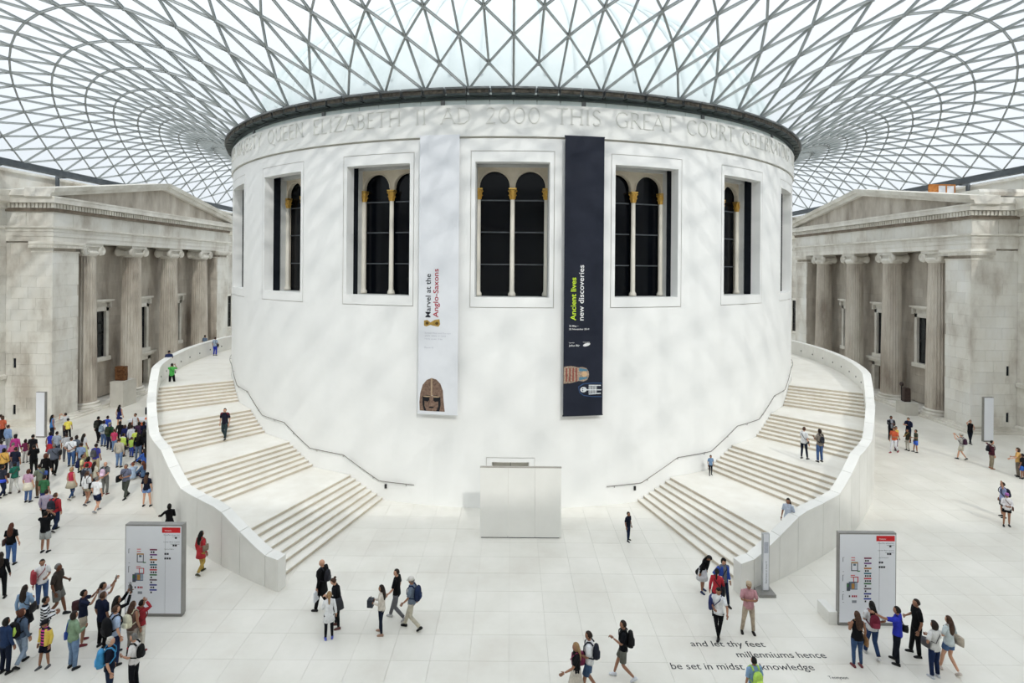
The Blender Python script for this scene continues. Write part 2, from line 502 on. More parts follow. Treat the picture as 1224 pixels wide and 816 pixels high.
    m_ = MB()
    bx(m_, XF + .1, WX + .3, y0 + .1, y1 - .1, 14.55, 15.7)
    ashlar(m_, (s * XF, y0, 0), (0, 1, 0), (-s, 0, 0), 2 * PE, 14.55, 15.6, bw=2.0, bh=1.05, seed=21)
    ashlar(m_, (s * XF, y0, 0), (s, 0, 0), (0, -1, 0), wret + .3, 14.55, 15.6, bw=1.8, bh=1.05, seed=22)
    m_.out('frieze', M_OLD, P)
    m_ = MB(); wrap(m_, .12, 15.6, 15.78); wrap(m_, .16, 15.78, 16.2); m_.out('dentil_bed', M_BEDSHADE, P)
    m_ = MB()
    n_ = 88; step = (2 * PE + .7) / n_
    for k in range(n_):
        ya = y0 - .35 + k * step
        bx(m_, XF - .36, XF - .14, ya, ya + step * .62, 15.85, 16.17)
    for k in range(13):
        xx = XF - .35 + k * step
        bx(m_, xx, xx + step * .62, y0 - .36, y0 - .14, 15.85, 16.17)
    tag(m_.out('dentils', M_OLDP, P), kind='stuff')
    m_ = MB(); wrap(m_, .58, 16.2, 16.55); m_.out('corona', M_OLDP, P)
    m_ = MB(); wrap(m_, .62, 16.55, 16.68)
    # end piece of sima on the south return
    bx(m_, XF + 1.0, WX + .3, y0 - .78, y0 + .6, 16.68, 17.12)
    m_.out('cornice_edge', M_OLDP, P)
    # pediment
    ze, za = 16.66, 19.0
    m_ = MB()
    vs = []
    for xx in (XF, WX + .3):
        vs += [(s * xx, y0 - .3, ze - .02), (s * xx, y1 + .3, ze - .02), (s * xx, PC, za + .05)]
    m_.add(vs, [(0, 1, 2), (3, 5, 4), (0, 2, 5, 3), (1, 4, 5, 2)])
    fix_normals(m_.out('tympanum', M_OLDD, P))  # browner stone chosen to paint in the shade of the recessed pediment
    for e_, yy in ((-1, y0 - .8), (1, y1 + .8)):
        for nm, off, t0, t1, mt in (('raking_cornice', .55, 0.0, .30, M_OLDP), ('raking_sima', .85, .30, .62, M_OLDP)):
            rings = []
            for (y_, zb) in ((yy, 16.62), (PC, 18.93)):
                rings.append([(s * (XF - off + .12), y_, zb + t0), (s * (XF - off), y_, zb + t1), (s * (XF + 1.4), y_, zb + t1), (s * (XF + 1.4), y_, zb + t0)])
            m_ = MB(); m_.loft(rings); fix_normals(m_.out(nm, mt, P))
    # roof slabs behind the pediment
    for e_, yy in ((-1, y0 - .7), (1, y1 + .7)):
        m_ = MB()
        m_.loft([[(s * (XF + .4), y_, z_), (s * (XF + .4), y_, z_ + .4), (s * (WX + 1.2), y_, z_ + .4), (s * (WX + 1.2), y_, z_)] for y_, z_ in ((yy, 16.7), (PC, 18.9))])
        fix_normals(m_.out('roof_slope', M_OLD, P))
    # columns
    for k in range(4):
        yc = 3.2 + (k - 1.5) * 5.4
        cpt = empty('column'); cpt.parent = P; cpt.location = (s * XC, yc, 0)
        b_ = MB(); b_.lathe([(1.25, .0), (1.25, .16)], 40); b_.lathe([(1.08, .28), (1.12, .36), (1.08, .46), (.96, .5), (.93, .56), (1.0, .62), (.98, .7), (.9, .74)], 40)
        b_.lathe([(1.15, .14), (1.15, .3)], 40)
        b_.out('column_base', M_OLDP, cpt, True)
        sh = MB(); NF = 24; rings = []
        for t in (0, .02, .1, .3, .6, .85, .97, 1):
            z = .72 + t * (12.45 - .72)
            R_ = .84 - .15 * t ** 1.4
            fl = .055 if .01 < t < .99 else .0
            rings.append([((R_ - fl * (1 if q % 4 == 2 else .72 if q % 2 == 1 else 0)) * cos(2 * PI * q / (NF * 4)), (R_ - fl * (1 if q % 4 == 2 else .72 if q % 2 == 1 else 0)) * sin(2 * PI * q / (NF * 4)), z) for q in range(NF * 4)])
        sh.loft(rings)
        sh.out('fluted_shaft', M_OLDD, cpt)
        cp = MB()
        cp.lathe([(.72, 12.42), (.84, 12.6), (.86, 12.72), (.8, 12.85)], 32)
        cp.box(-.70, .70, -1.0, 1.0, 13.24, 13.42)
        cp.box(-.58, .58, -.80, .80, 12.84, 13.26)
        for fx in (-1, 1):            # volutes on both broad faces, rolled bolsters between
            for fy in (-1, 1):
                ctr = (fy * .84, 12.86)
                cyl = []
                for xx, rr in ((fx * .70, .37), (fx * .58, .38), (fx * .3, .25), (0, .22)):
                    cyl.append([(xx, ctr[0] + rr * cos(2 * PI * q / 20), ctr[1] + rr * sin(2 * PI * q / 20)) for q in range(20)])
                cp.loft(cyl)
                sp = []
                for q in range(44):
                    a = q / 43 * 2 * PI * 2.3; rr = .34 * (1 - q / 43 * .82)
                    sp.append((fx * .72, ctr[0] + fy * rr * sin(a), ctr[1] + rr * cos(a)))
                cp.tube(sp, [.052 * (1 - q / 60) for q in range(44)], 5)
            cp.tube([(fx * .72, -.84, 13.19), (fx * .72, .84, 13.19)], .04, 5)
        fix_normals(cp.out('ionic_capital', M_OLDP, cpt))
    # windows and door
    for b in bays:
        f = MB()
        for (a, bb, c_, d_, dx) in ((b - 1.25, b - .95, 3.77, 8.05, .14), (b + .95, b + 1.25, 3.77, 8.05, .14), (b - 1.25, b + 1.25, 7.73, 8.1, .14), (b - 1.4, b + 1.4, 3.42, 3.77, .26),
                                    (b - 1.12, b + 1.12, 8.1, 8.45, .1), (b - 1.38, b + 1.38, 8.45, 8.58, .3), (b - 1.5, b + 1.5, 8.58, 8.74, .46), (b - 1.42, b - 1.22, 8.0, 8.45, .32), (b + 1.22, b + 1.42, 8.0, 8.45, .32)):
            bx(f, XB - dx, XB + .3, a, bb, c_, d_)
        fo = f.out('window_surround', M_OLDP, P)
        g = MB(); bx(g, XB + .17, XB + .22, b - .97, b + .97, 3.7, 7.8); g.out('window_pane', M_PANE2, fo)
        g = MB()
        for k in range(5): bx(g, XB + .11, XB + .18, b - .95, b + .95, 3.77 + k * .97, 3.83 + k * .97)
        for k in range(4): bx(g, XB + .10, XB + .18, b - .95 + k * .615, b - .90 + k * .615, 3.77, 7.73)
        bx(g, XB + .08, XB + .18, b - .95, b - .85, 3.77, 7.73); bx(g, XB + .08, XB + .18, b + .85, b + .95, 3.77, 7.73); bx(g, XB + .08, XB + .18, b - .95, b + .95, 5.7, 5.82)
        g.out('sash_frame', M_LEAD, fo)
    f = MB()
    for (a, bb, c_, d_, dx) in ((PC - 1.3, PC - .95, .28, 2.95, .14), (PC + .95, PC + 1.3, .28, 2.95, .14), (PC - 1.3, PC + 1.3, 2.62, 2.98, .14), (PC - 1.6, PC + 1.6, 2.98, 3.2, .3), (PC - 1.75, PC + 1.75, 3.2, 3.42, .45)):
        bx(f, XB - dx, XB + .3, a, bb, c_, d_)
    fo = f.out('door_surround', M_OLDP, P)
    g = MB(); bx(g, XB + .3, XB + .38, PC - .95, PC + .95, .28, 2.62)
    g.out('door_leaf', M_BROWNW, fo)
    return P
PW = build_side(-1)
PEAST = build_side(1)
# south wall behind the camera, north wall beyond the drum
for nm, y, sgn in (('wall_north', YN, -1), ('wall_south', YS, 1)):
    w = empty(nm, kind='structure')
    c = MB(); c.box(-38.6, 38.6, min(y - sgn * .12, y - sgn * 1.6), max(y - sgn * .12, y - sgn * 1.6), -.3, 19.0); c.out('wall_core', M_OLDD, w)
    mb = MB(); ashlar(mb, (-WX, y, 0), (1, 0, 0), (0, sgn, 0), 2 * WX, 0, 17, bw=2.2, bh=1.1, seed=31)
    tag(mb.out('ashlar_courses', M_OLD, w), kind='stuff')
c = MB(); c.box(-38.4, 38.4, -52.8, -46.9, 18.5, 18.95); c.out('portico_ceiling_slab', M_OLDP, w)  # unseen slab added to block sun passing between roof edge and south wall

# ------------------------------------------------------------------ lattice glass roof
def roof_z(x, y):
    r = max(hypot(x, y), 22.35)
    psi = max(0, 1 - (x / 37.2) ** 2) * max(0, 1 + y / 47.0) * max(0, 1 - y / 51.5)
    al = (r / 22.35 - 1) * psi
    e = psi / max(.001, (1 - (22.35 * x / r / 37.2) ** 2) * (1 + 22.35 * y / r / 47.) * (1 - 22.35 * y / r / 51.5))
    return 19.45 + 1.02 * min(1, e) + 21.6 * al
JR, NA = 20, 128
def rim_pt(i, t):
    a = 2 * PI * i / NA
    d = (sin(a), -cos(a))
    k = min(37.2 / max(abs(d[0]), 1e-6), (47.0 if d[1] < 0 else 51.5) / max(abs(d[1]), 1e-6))
    k = min(k, 58)
    # ease the corners
    r = 22.35 + (k - 22.35) * t
    x, y = d[0] * r, d[1] * r
    return Vector((x, y, roof_z(x, y)))
ceiling = empty('ceiling', kind='structure')
nodes = {}
for j in range(JR + 1):
    for i in range(NA):
        if (i + j) % 2 == 0: nodes[(i, j)] = rim_pt(i, j / JR)
def proj_size(p, L):
    d = p.y - CAM_Y
    if d < 3: return 0
    u, v = F * p.x / d, F * (CAM_H - p.z) / d
    if abs(u) > 640 or v < -335 or v > 100: return 0
    if p.y > -5 and abs(u) < 340: return 0
    if hypot(p.x, p.y) < 30 and p.y > 0: return 0
    return F * L / d
edges, tris = [], []
for (i, j), p in nodes.items():
    for di in (-1, 1):
        q = nodes.get(((i + di) % NA, j + 1))
        if q: edges.append((p, q, .058, .095))
    q = nodes.get((i, j + 2))
    if q: edges.append((p, q, .058, .095))
    # triangles either side of each radial bar
    if q:
        for di in (-1, 1):
            m1 = nodes[((i + di) % NA, j + 1)]
            tris.append((p, q, m1) if di < 0 else (p, m1, q))
    if j == 0 or j == JR:
        a_ = p; b_ = nodes[((i + 2) % NA, j)]
        m1 = nodes[((i + 1) % NA, 1 if j == 0 else JR - 1)]
        tris.append((a_, b_, m1))
        edges.append((a_, b_, .09, .16))
def nrm(p):
    e = .3
    return Vector((-(roof_z(p.x + e, p.y) - roof_z(p.x - e, p.y)) / (2 * e), -(roof_z(p.x, p.y + e) - roof_z(p.x, p.y - e)) / (2 * e), 1)).normalized()
def bar(mb, p, q, w, h):
    t = (q - p).normalized(); n = nrm((p + q) / 2); s_ = t.cross(n).normalized() * w / 2; n = s_.cross(t).normalized()
    if n.z < 0: n = -n
    rings = [[c + s_ - n * h, c - s_ - n * h, c - s_, c + s_] for c in (p, q)]
    mb.loft(rings)
    mb.loft([[c + s_ * 1.8, c - s_ * 1.8, c - s_ * 1.8 + n * .03, c + s_ * 1.8 + n * .03] for c in (p, q)])
sc = sorted(range(len(edges)), key=lambda k: -proj_size((edges[k][0] + edges[k][1]) / 2, (edges[k][0] - edges[k][1]).length))
rest = MB()
for n_, k in enumerate(sc):
    if n_ < 300:
        m_ = MB(); bar(m_, *edges[k]); m_.out('roof_bar', M_STEEL, ceiling)
    else: bar(rest, *edges[k])
tag(rest.out('roof_lattice', M_STEEL, ceiling), kind='stuff')
def pane(mb, t):
    c = (t[0] + t[1] + t[2]) / 3
    up = Vector((0, 0, .04))
    vs = [c + (p - c) * .985 + up for p in t]
    mb.add(vs, [(0, 1, 2)])
sc = sorted(range(len(tris)), key=lambda k: -proj_size(sum(tris[k], Vector()) / 3, ((tris[k][1] - tris[k][0]).cross(tris[k][2] - tris[k][0])).length ** .5))
rest = MB()
for n_, k in enumerate(sc):
    if n_ < 300:
        m_ = MB(); pane(m_, tris[k]); m_.out('glass_pane', M_GLASS, ceiling)
    else: pane(rest, tris[k])
tag(rest.out('glazing', M_GLASS, ceiling), kind='stuff')
nd = MB()
for (i, j), p in nodes.items():
    if p.y < 10 and proj_size(p, 1) > 0:
        nd.lathe([(.085, p.z - .13), (.085, p.z + .02)], 6, (p.x, p.y))
tag(nd.out('roof_nodes', M_STEEL, ceiling), kind='stuff')
eb = MB()
for s in (-1, 1):
    eb.box(s * 37.2 - .22, s * 37.2 + .22, -47.2, 51.6, 18.98, 19.42)
eb.box(-37.4, 37.4, -47.2, -46.8, 18.98, 19.42); eb.box(-37.4, 37.4, 51.3, 51.7, 18.98, 19.42)
eb.out('edge_beam', M_BEAM, ceiling)
for s in (-1, 1):
    for k in range(17):
        y = -44 + k * 5.8
        q = MB(); q.box(s * 37.9 - .1, s * 37.9 + .1, y - .1, y + .1, 16.9, 19.1)
        q.box(min(s * 37.2, s * 37.9), max(s * 37.2, s * 37.9), y - .08, y + .08, 18.9, 19.05)
        q.out('beam_post', M_BEAM, ceiling)
    g = MB(); g.box(s * 38.3 - .02, s * 38.3 + .02, -47, 51, 18.95, 19.6); g.out('edge_glazing', M_GLASS, ceiling)

# ------------------------------------------------------------------ the drum
drum = empty('round_drum', label='white limestone drum in the middle of the court with arched windows and carved frieze', cat='rotunda')
WAZ = [k * 18 for k in range(-4, 5)]
HW, SW = 4.7, 5.3
ZB, ZT, SB, STP = 10.31, 16.94, 9.8, 17.48
holes = [(a - SW, a + SW, SB, STP) for a in WAZ] + [(-3.05, 3.05, 0, 2.5)]
azs = sorted(set([-180 + 1.5 * k for k in range(241)] + [h for q in holes for h in q[:2]]))
zs = [0, 1.2, 2.5, 4.5, 6.5, 8.5, SB, 12, 14, 16, STP, 18.08]
mb = MB()
vid = {}
def V_(a, r, z):
    k = (round(a, 3), r, z)
    if k not in vid:
        vid[k] = len(mb.v); mb.v.append(tuple(pol(a, r, z)))
    return vid[k]
for a0, a1 in zip(azs, azs[1:]):
    if a1 - a0 < .001: continue
    for z0, z1 in zip(zs, zs[1:]):
        am, zm = (a0 + a1) / 2, (z0 + z1) / 2
        if any(h[0] < am < h[1] and h[2] < zm < h[3] for h in holes): continue
        mb.f.append((V_(a0, RD, z0), V_(a1, RD, z0), V_(a1, RD, z1), V_(a0, RD, z1)))
mb.out('drum_wall', M_DRUM, drum, True)
mb = MB(); mb.arc(-180, 180, 20.0, RD - .07, -.2, 2.6, 240)
# backing behind the joints, only around the window surrounds
mb = MB()
for h in holes:
    for (a0, a1, z0, z1) in ((h[0] - .3, h[0] + .3, h[2] - .1, h[3] + .1), (h[1] - .3, h[1] + .3, h[2] - .1, h[3] + .1), (h[0], h[1], h[3] - .1, h[3] + .1)) + (((h[0], h[1], h[2] - .1, h[2] + .1),) if h[2] > 1 else ()):
        mb.arc(a0, a1, RD - .09, RD - .05, z0, z1)
mb.out('joint_backing', M_JOINT, drum)
mb = MB(); mb.arc(-180, 180, RD - .25, RD - .02, 18.08, 18.17, 240); mb.out('groove', noisy('groove_stone', (.42, .40, .35), (.5, .48, .43), 3), drum)
mb = MB(); mb.arc(-180, 180, RD - .4, RD + .09, 18.17, 19.71, 240); mb.out('frieze', M_FRIEZE, drum)
# inner dark shell and top slab
mb = MB(); mb.arc(-180, 180, 19.8, 20.0, 0, 19.6, 120); mb.out('inner_wall', M_BLACK, drum)
mb = MB(); mb.arc(-180, 180, 19.9, RD - .05, 17.6, 18.1, 120); mb.out('lintel_ring', M_DRUM, drum)
for a in WAZ:
    un = empty('window_bay'); un.parent = drum
    un.location = (0, 0, 0)
    m_ = MB()
    dg = .075
    for q in ((a - SW + dg, a - HW, SB + .03, STP - .03), (a + HW, a + SW - dg, SB + .03, STP - .03), (a - HW, a + HW, SB + .03, ZB), (a - HW, a + HW, ZT, STP - .03)):
        m_.arc(q[0], q[1], RD - .55, RD + .004, q[2], q[3])
    fix_normals(m_.out('stone_surround', M_DRUM, un))
    # local frame: x right seen from outside, y inward
    A = rad(a)
    Mx = Matrix(((cos(A), -sin(A), 0, 0), (sin(A), cos(A), 0, 0), (0, 0, 1, 0), (0, 0, 0, 1)))
    # at azimuth 0: outward = -y, right = +x  ->  point (x, -r + depth)
    def T(x, r, z): return Mx @ Vector((x, -r, z))
    def lbox(mb, x0, x1, r0, r1, z0, z1):
        mb.box(x0, x1, -r1, -r0, z0, z1, Mx)
    k_ = MB()
    for x0, x1 in ((-2.6, -1.80), (1.80, 2.6)): lbox(k_, x0, x1, 21.24, 21.72, ZB - .6, ZT + .6)
    k_.out('dark_gap', M_BLACK, un)
    fr = MB()
    for (x0, x1, z0, z1, r1) in ((-2.05, -1.80, ZB - .3, ZT + .5, 21.2), (1.80, 2.05, ZB - .3, ZT + .5, 21.2), (-2.05, 2.05, ZT - .02, ZT + .6, 21.2), (-2.05, 2.05, ZB - .4, ZB - .02, 21.5)):
        lbox(fr, x0, x1, 20.5, r1, z0, z1)
    fr.out('inner_frame', M_FRAMEW, un)
    # arcade: plane with two round-headed openings
    ar = MB()
    X, HWA, CX_, ZS, ZTOP, ZL = 1.75, .77, .92, 15.96, ZT + .1, ZB - .1
    for sx_ in (-1, 1):
        N_ = 14
        pts = [(sx_ * CX_ + HWA * cos(PI * q / N_), ZS + HWA * sin(PI * q / N_)) for q in range(N_ + 1)]
        for ra, flip in ((20.82, 0), (20.62, 1)):
            for (p0, p1) in zip(pts, pts[1:]):
                ar.add([T(p0[0], ra, p0[1]), T(p1[0], ra, p1[1]), T(p1[0], ra, ZTOP), T(p0[0], ra, ZTOP)], [(0, 1, 2, 3)])
        for (p0, p1) in zip(pts, pts[1:]):
            ar.add([T(p0[0], 20.82, p0[1]), T(p1[0], 20.82, p1[1]), T(p1[0], 20.62, p1[1]), T(p0[0], 20.62, p0[1])], [(0, 1, 2, 3)])
        # archivolt
        ar.tube([T(sx_ * CX_ + (HWA + .04) * cos(PI * q / N_), 20.84, ZS + (HWA + .04) * sin(PI * q / N_)) for q in range(N_ + 1)], .04, 5)
    lbox(ar, -.15, .15, 20.64, 20.8, ZS - .1, ZTOP)
    for sx_ in (-1, 1):
        lbox(ar, min(sx_ * 1.69, sx_ * 1.86), max(sx_ * 1.69, sx_ * 1.86), 20.6, 20.84, ZL, ZTOP)
    fix_normals(ar.out('arcade', M_CREAM, un))
    for xx, rc in ((-1.75, 20.76), (0, 20.84), (1.75, 20.76)):
        cs = MB(); cs.lathe([(.19, ZL + .1), (.19, ZL + .22), (.13, ZL + .34), (.125, ZL + .4), (.11, 15.3)], 12)
        c3 = [T(xx + v[0], rc + v[1], v[2]) for v in cs.v]; cs.v = [tuple(v) for v in c3]
        fix_normals(cs.out('slender_column', M_CREAMC, un, True))
        cs = MB(); cs.lathe([(.12, 15.26), (.135, 15.32), (.13, 15.5), (.15, 15.7), (.17, 15.76)], 10)
        cs.box(-.2, .2, -.16, .16, 15.78, 15.85)
        for q in range(8):
            an = q * PI / 4
            cs.tube([(.13 * cos(an), .13 * sin(an), 15.3), (.15 * cos(an), .15 * sin(an), 15.44), (.20 * cos(an), .20 * sin(an), 15.52), (.21 * cos(an), .21 * sin(an), 15.48)], .022, 5); cs.tube([(.14 * cos(an + .4), .14 * sin(an + .4), 15.48), (.17 * cos(an + .4), .17 * sin(an + .4), 15.64), (.23 * cos(an + .4), .23 * sin(an + .4), 15.74), (.24 * cos(an + .4), .24 * sin(an + .4), 15.69)], .024, 5)
        cs.v = [tuple(T(xx + v[0], rc + v[1], v[2])) for v in cs.v]
        fix_normals(cs.out('gilt_capital', M_GOLD, un))
    for sx_ in (-1, 1):
        g = MB(); lbox(g, min(sx_ * .02, sx_ * 1.75), max(sx_ * .02, sx_ * 1.75), 20.50, 20.56, ZL, ZTOP); g.out('window_pane', M_PANE, un)
        g = MB()
        for zz in (11.93, 13.6, 15.25): lbox(g, min(sx_ * .1, sx_ * 1.72), max(sx_ * .1, sx_ * 1.72), 20.56, 20.62, zz - .03, zz + .03)
        g.out('glazing_bar', noisy('dark_glazing_bar', (.07, .08, .09), (.1, .11, .12), 3, .4), un)
# entrance portal behind the screen
m_ = MB()
m_.arc(-3.0, -2.35, RD - .9, RD + .004, 0, 2.47); m_.arc(2.35, 3.0, RD - .9, RD + .004, 0, 2.47); m_.arc(-2.35, 2.35, RD - .9, RD + .004, 2.27, 2.47)
fix_normals(m_.out('door_surround', M_DRUM, drum))
m_ = MB(); m_.arc(-2.4, -.03, RD - .75, RD - .6, 0, 2.3); m_.out('door_leaf', M_PLIN, drum)
m_ = MB(); m_.arc(.03, 2.4, RD - .75, RD - .6, 0, 2.3); m_.out('door_leaf', M_PLIN, drum)
# rim: clerestory, ring beam and gutter boxes
m_ = MB()
for k in range(120): m_.arc(-180 + k * 3 + .04, -180 + k * 3 + 2.96, RD - .12, RD - .09, 19.71, 19.98, 1)
tag(m_.out('clerestory_panes', M_CLEAR, drum), kind='stuff')
m_ = MB(); m_.arc(-180, 180, RD - .35, RD + .1, 19.98, 20.18, 180); m_.out('ring_beam', M_STEELD, drum)
for a in range(-171, 180, 18):
    m_ = MB(); m_.arc(a - .25, a + .25, RD - .3, RD - .0, 19.7, 20.0, 1); m_.out('rim_post', M_GUT, drum)
st = 360 / 128
me1 = None
for k in range(128):
    a = -180 + (k + .5) * st
    if abs(a) > 84: continue
    m_ = MB(); m_.arc(a - st * .47, a + st * .47, RD + .02, RD + .55, 20.36, 20.45, 1); m_.arc(a - st * .44, a + st * .44, RD + .0, RD + .42, 20.16, 20.36, 1)
    g = m_.out('gutter_box', M_GUT, drum)
    m_ = MB(); m_.arc(a - st * .42, a + st * .42, RD + .42, RD + .45, 20.18, 20.35, 1); m_.out('grille', M_GRILLE, g)
    m_ = MB(); m_.arc(a - st * .42, a + st * .42, RD + .0, RD + .44, 20.09, 20.15, 1); m_.out('gutter_lip', M_STEELD, g)
# dome beyond the roof glass
dome = empty('reading_room_dome', label='pale domed roof with lantern seen faintly through the glass above the drum', cat='dome')
m_ = MB()
prof = [(21.2, 20.3)]
for k in range(1, 16):
    t = k / 16 * PI / 2 * .86
    prof.append((21.0 * cos(t), 20.6 + 12.2 * sin(t)))
m_.lathe(prof, 96); m_.out('dome_shell', M_DOME, dome, True)
for k in range(80):
    if not (-100 < (k * 4.5 - 180) < 100): continue
    a = k * 4.5 - 180
    q = MB(); q.tube([pol(a, r + .06, z + .06) for r, z in prof[1:]], .1, 4); q.out('dome_rib', M_DOME, dome)
m_ = MB(); m_.lathe([(4.8, 31.6), (4.8, 32.5), (4.4, 32.6), (4.4, 34.6), (4.7, 34.7), (4.6, 34.9), (2.5, 35.9), (.2, 36.3)], 40); m_.out('lantern', M_DOME, dome)
for k in range(20):
    a = k * 18
    q = MB(); q.arc(a - 4, a + 4, 4.38, 4.44, 32.9, 34.3, 2); q.out('lantern_window', flat((.3, .35, .36), name='lantern_glass'), dome)

# ------------------------------------------------------------------ carved letters of the frieze (own serif capitals)
GL = {  # strokes in a 1 x 1 em box: (points, weight) ; weight 1 thick, .45 thin ; serifs at ends flagged
 'A': (.82, [([(.02, 0), (.41, 1)], .5), ([(.41, 1), (.80, 0)], 1), ([(.17, .36), (.65, .36)], .4)]),
 'B': (.62, [([(.12, 0), (.12, 1)], 1), ([(.12, 1), (.36, .99), (.5, .88), (.5, .66), (.36, .54), (.12, .53)], .7), ([(.3, .53), (.5, .46), (.58, .3), (.54, .1), (.36, .0), (.12, 0)], .8)]),
 'C': (.78, [([(.74, .84), (.6, .96), (.42, 1), (.2, .9), (.08, .68), (.05, .45), (.14, .18), (.32, .02), (.55, .0), (.74, .14)], .8)]),
 'D': (.82, [([(.12, 0), (.12, 1)], 1), ([(.12, 1), (.45, .98), (.68, .82), (.77, .5), (.68, .2), (.45, .02), (.12, 0)], .8)]),
 'E': (.58, [([(.12, 0), (.12, 1)], 1), ([(.12, 1), (.52, 1)], .5), ([(.12, .53), (.44, .53)], .5), ([(.12, 0), (.54, 0)], .5)]),
 'G': (.84, [([(.76, .84), (.6, .97), (.42, 1), (.2, .9), (.08, .68), (.05, .45), (.14, .18), (.32, .02), (.55, .0), (.74, .08), (.74, .42)], .8), ([(.6, .43), (.84, .43)], .4)]),
 'H': (.82, [([(.12, 0), (.12, 1)], 1), ([(.70, 0), (.70, 1)], 1), ([(.12, .52), (.7, .52)], .45)]),
 'I': (.32, [([(.16, 0), (.16, 1)], 1)]),
 'J': (.4, [([(.22, 1), (.22, .1), (.12, -.12), (.0, -.16)], 1)]),
 'L': (.56, [([(.12, 0), (.12, 1)], 1), ([(.12, 0), (.53, 0)], .5)]),
 'M': (.96, [([(.1, 0), (.16, 1)], .5), ([(.16, 1), (.48, .06)], 1), ([(.48, .06), (.80, 1)], .5), ([(.80, 1), (.88, 0)], 1)]),
 'N': (.84, [([(.12, 0), (.12, 1)], .5), ([(.12, 1), (.72, 0)], 1), ([(.72, 0), (.72, 1)], .5)]),
 'O': (.88, []), 'Q': (.90, [([(.5, .08), (.7, -.12), (.95, -.2)], .7)]),
 'R': (.72, [([(.12, 0), (.12, 1)], 1), ([(.12, 1), (.38, .99), (.52, .88), (.52, .64), (.38, .52), (.12, .5)], .75), ([(.32, .5), (.7, 0)], 1)]),
 'S': (.56, [([(.48, .86), (.36, .98), (.2, .98), (.08, .86), (.1, .66), (.28, .53), (.46, .4), (.5, .2), (.38, .03), (.2, 0), (.06, .12)], .85)]),
 'T': (.72, [([(.36, 0), (.36, 1)], 1), ([(.03, 1), (.69, 1)], .5)]),
 'U': (.78, [([(.12, 1), (.12, .3), (.22, .05), (.4, 0), (.56, .06), (.66, .3), (.66, 1)], .75)]),
 'Y': (.76, [([(.03, 1), (.38, .48)], 1), ([(.73, 1), (.38, .48)], .5), ([(.38, .48), (.38, 0)], 1)]),
 'Z': (.70, [([(.08, 1), (.62, 1)], .5), ([(.62, 1), (.06, 0)], 1), ([(.06, 0), (.65, 0)], .5)]),
 '2': (.60, [([(.06, .78), (.14, .94), (.3, 1), (.46, .9), (.48, .7), (.36, .45), (.05, 0)], .75), ([(.05, 0), (.56, 0)], .9)]),
 '0': (.76, [])}
OVAL = lambda w, cxx: [(cxx + w * sin(2 * PI * q / 18), .5 + .5 * cos(2 * PI * q / 18)) for q in range(19)]
GL['O'] = (.88, [(OVAL(.38, .44), .8)]); GL['Q'][1].append((OVAL(.38, .44), .8)); GL['0'] = (.76, [(OVAL(.30, .38), .75)])
def letter_mesh(ch, H_, s0, z0, r, parent):
    m_ = MB()
    w, strokes = GL[ch]
    wt = .105
    def P_(x, y, rr): return pol((s0 + x * H_ * 1.12) / (RD + .09) * 180 / PI, rr, z0 + y * H_)
    for pts, k in strokes:
        h_ = wt * k / 2
        L_ = []
        for n_, p in enumerate(pts):
            a_ = pts[max(0, n_ - 1)]; b_ = pts[min(len(pts) - 1, n_ + 1)]
            tx, ty = b_[0] - a_[0], b_[1] - a_[1]; q = hypot(tx, ty) or 1
            L_.append((p[0], p[1], -ty / q * h_, tx / q * h_))
        rings = []
        for (x, y, nx_, ny_) in L_:
            rings.append([P_(x - nx_, y - ny_, r - .02), P_(x - nx_ * .7, y - ny_ * .7, r + .045), P_(x + nx_ * .7, y + ny_ * .7, r + .045), P_(x + nx_, y + ny_, r - .02)])
        m_.loft(rings)
    for pts, k in strokes:           # serifs
        if ch in 'OQ0U2CGSJ' and ch not in 'U': continue
        for (x, y), (xi, yi) in ((pts[0], pts[1]), (pts[-1], pts[-2])):
            if y in (0, 1) and abs(xi - x) < abs(yi - y):
                e = .012 if y == 0 else -.012
                m_.loft([[P_(x + q, y + e - .02, r - .02), P_(x + q, y + e - .02, r + .022), P_(x + q, y + e + .02, r + .022), P_(x + q, y + e + .02, r - .02)] for q in (-.1, .1)])
    o = fix_normals(m_.out('carved_letter', M_LETTER, parent))
    return w * H_
M_LETTER = noisy('shade_toned_letter_stone', (.66, .66, .63), (.73, .73, .70), 1.5, .7, .2)  # greyer than the frieze: the letters' shadow outlines put into their colour
H_ = .76
TXT = 'HER MAJESTY QUEEN ELIZABETH II AD 2000 THIS GREAT COURT CELEBRATING THE'
def width(t): return sum((GL[c][0] * H_ * 1.1 + .09) if c != ' ' else .66 for c in t)
s0 = -1.36 - width(TXT[:TXT.index('2000')])
for ch in TXT:
    if ch == ' ': s0 += .66; continue
    if abs(s0) < 24.5: letter_mesh(ch, H_, s0 + .02, 18.80, RD + .09, drum)
    s0 += GL[ch][0] * H_ * 1.1 + .09

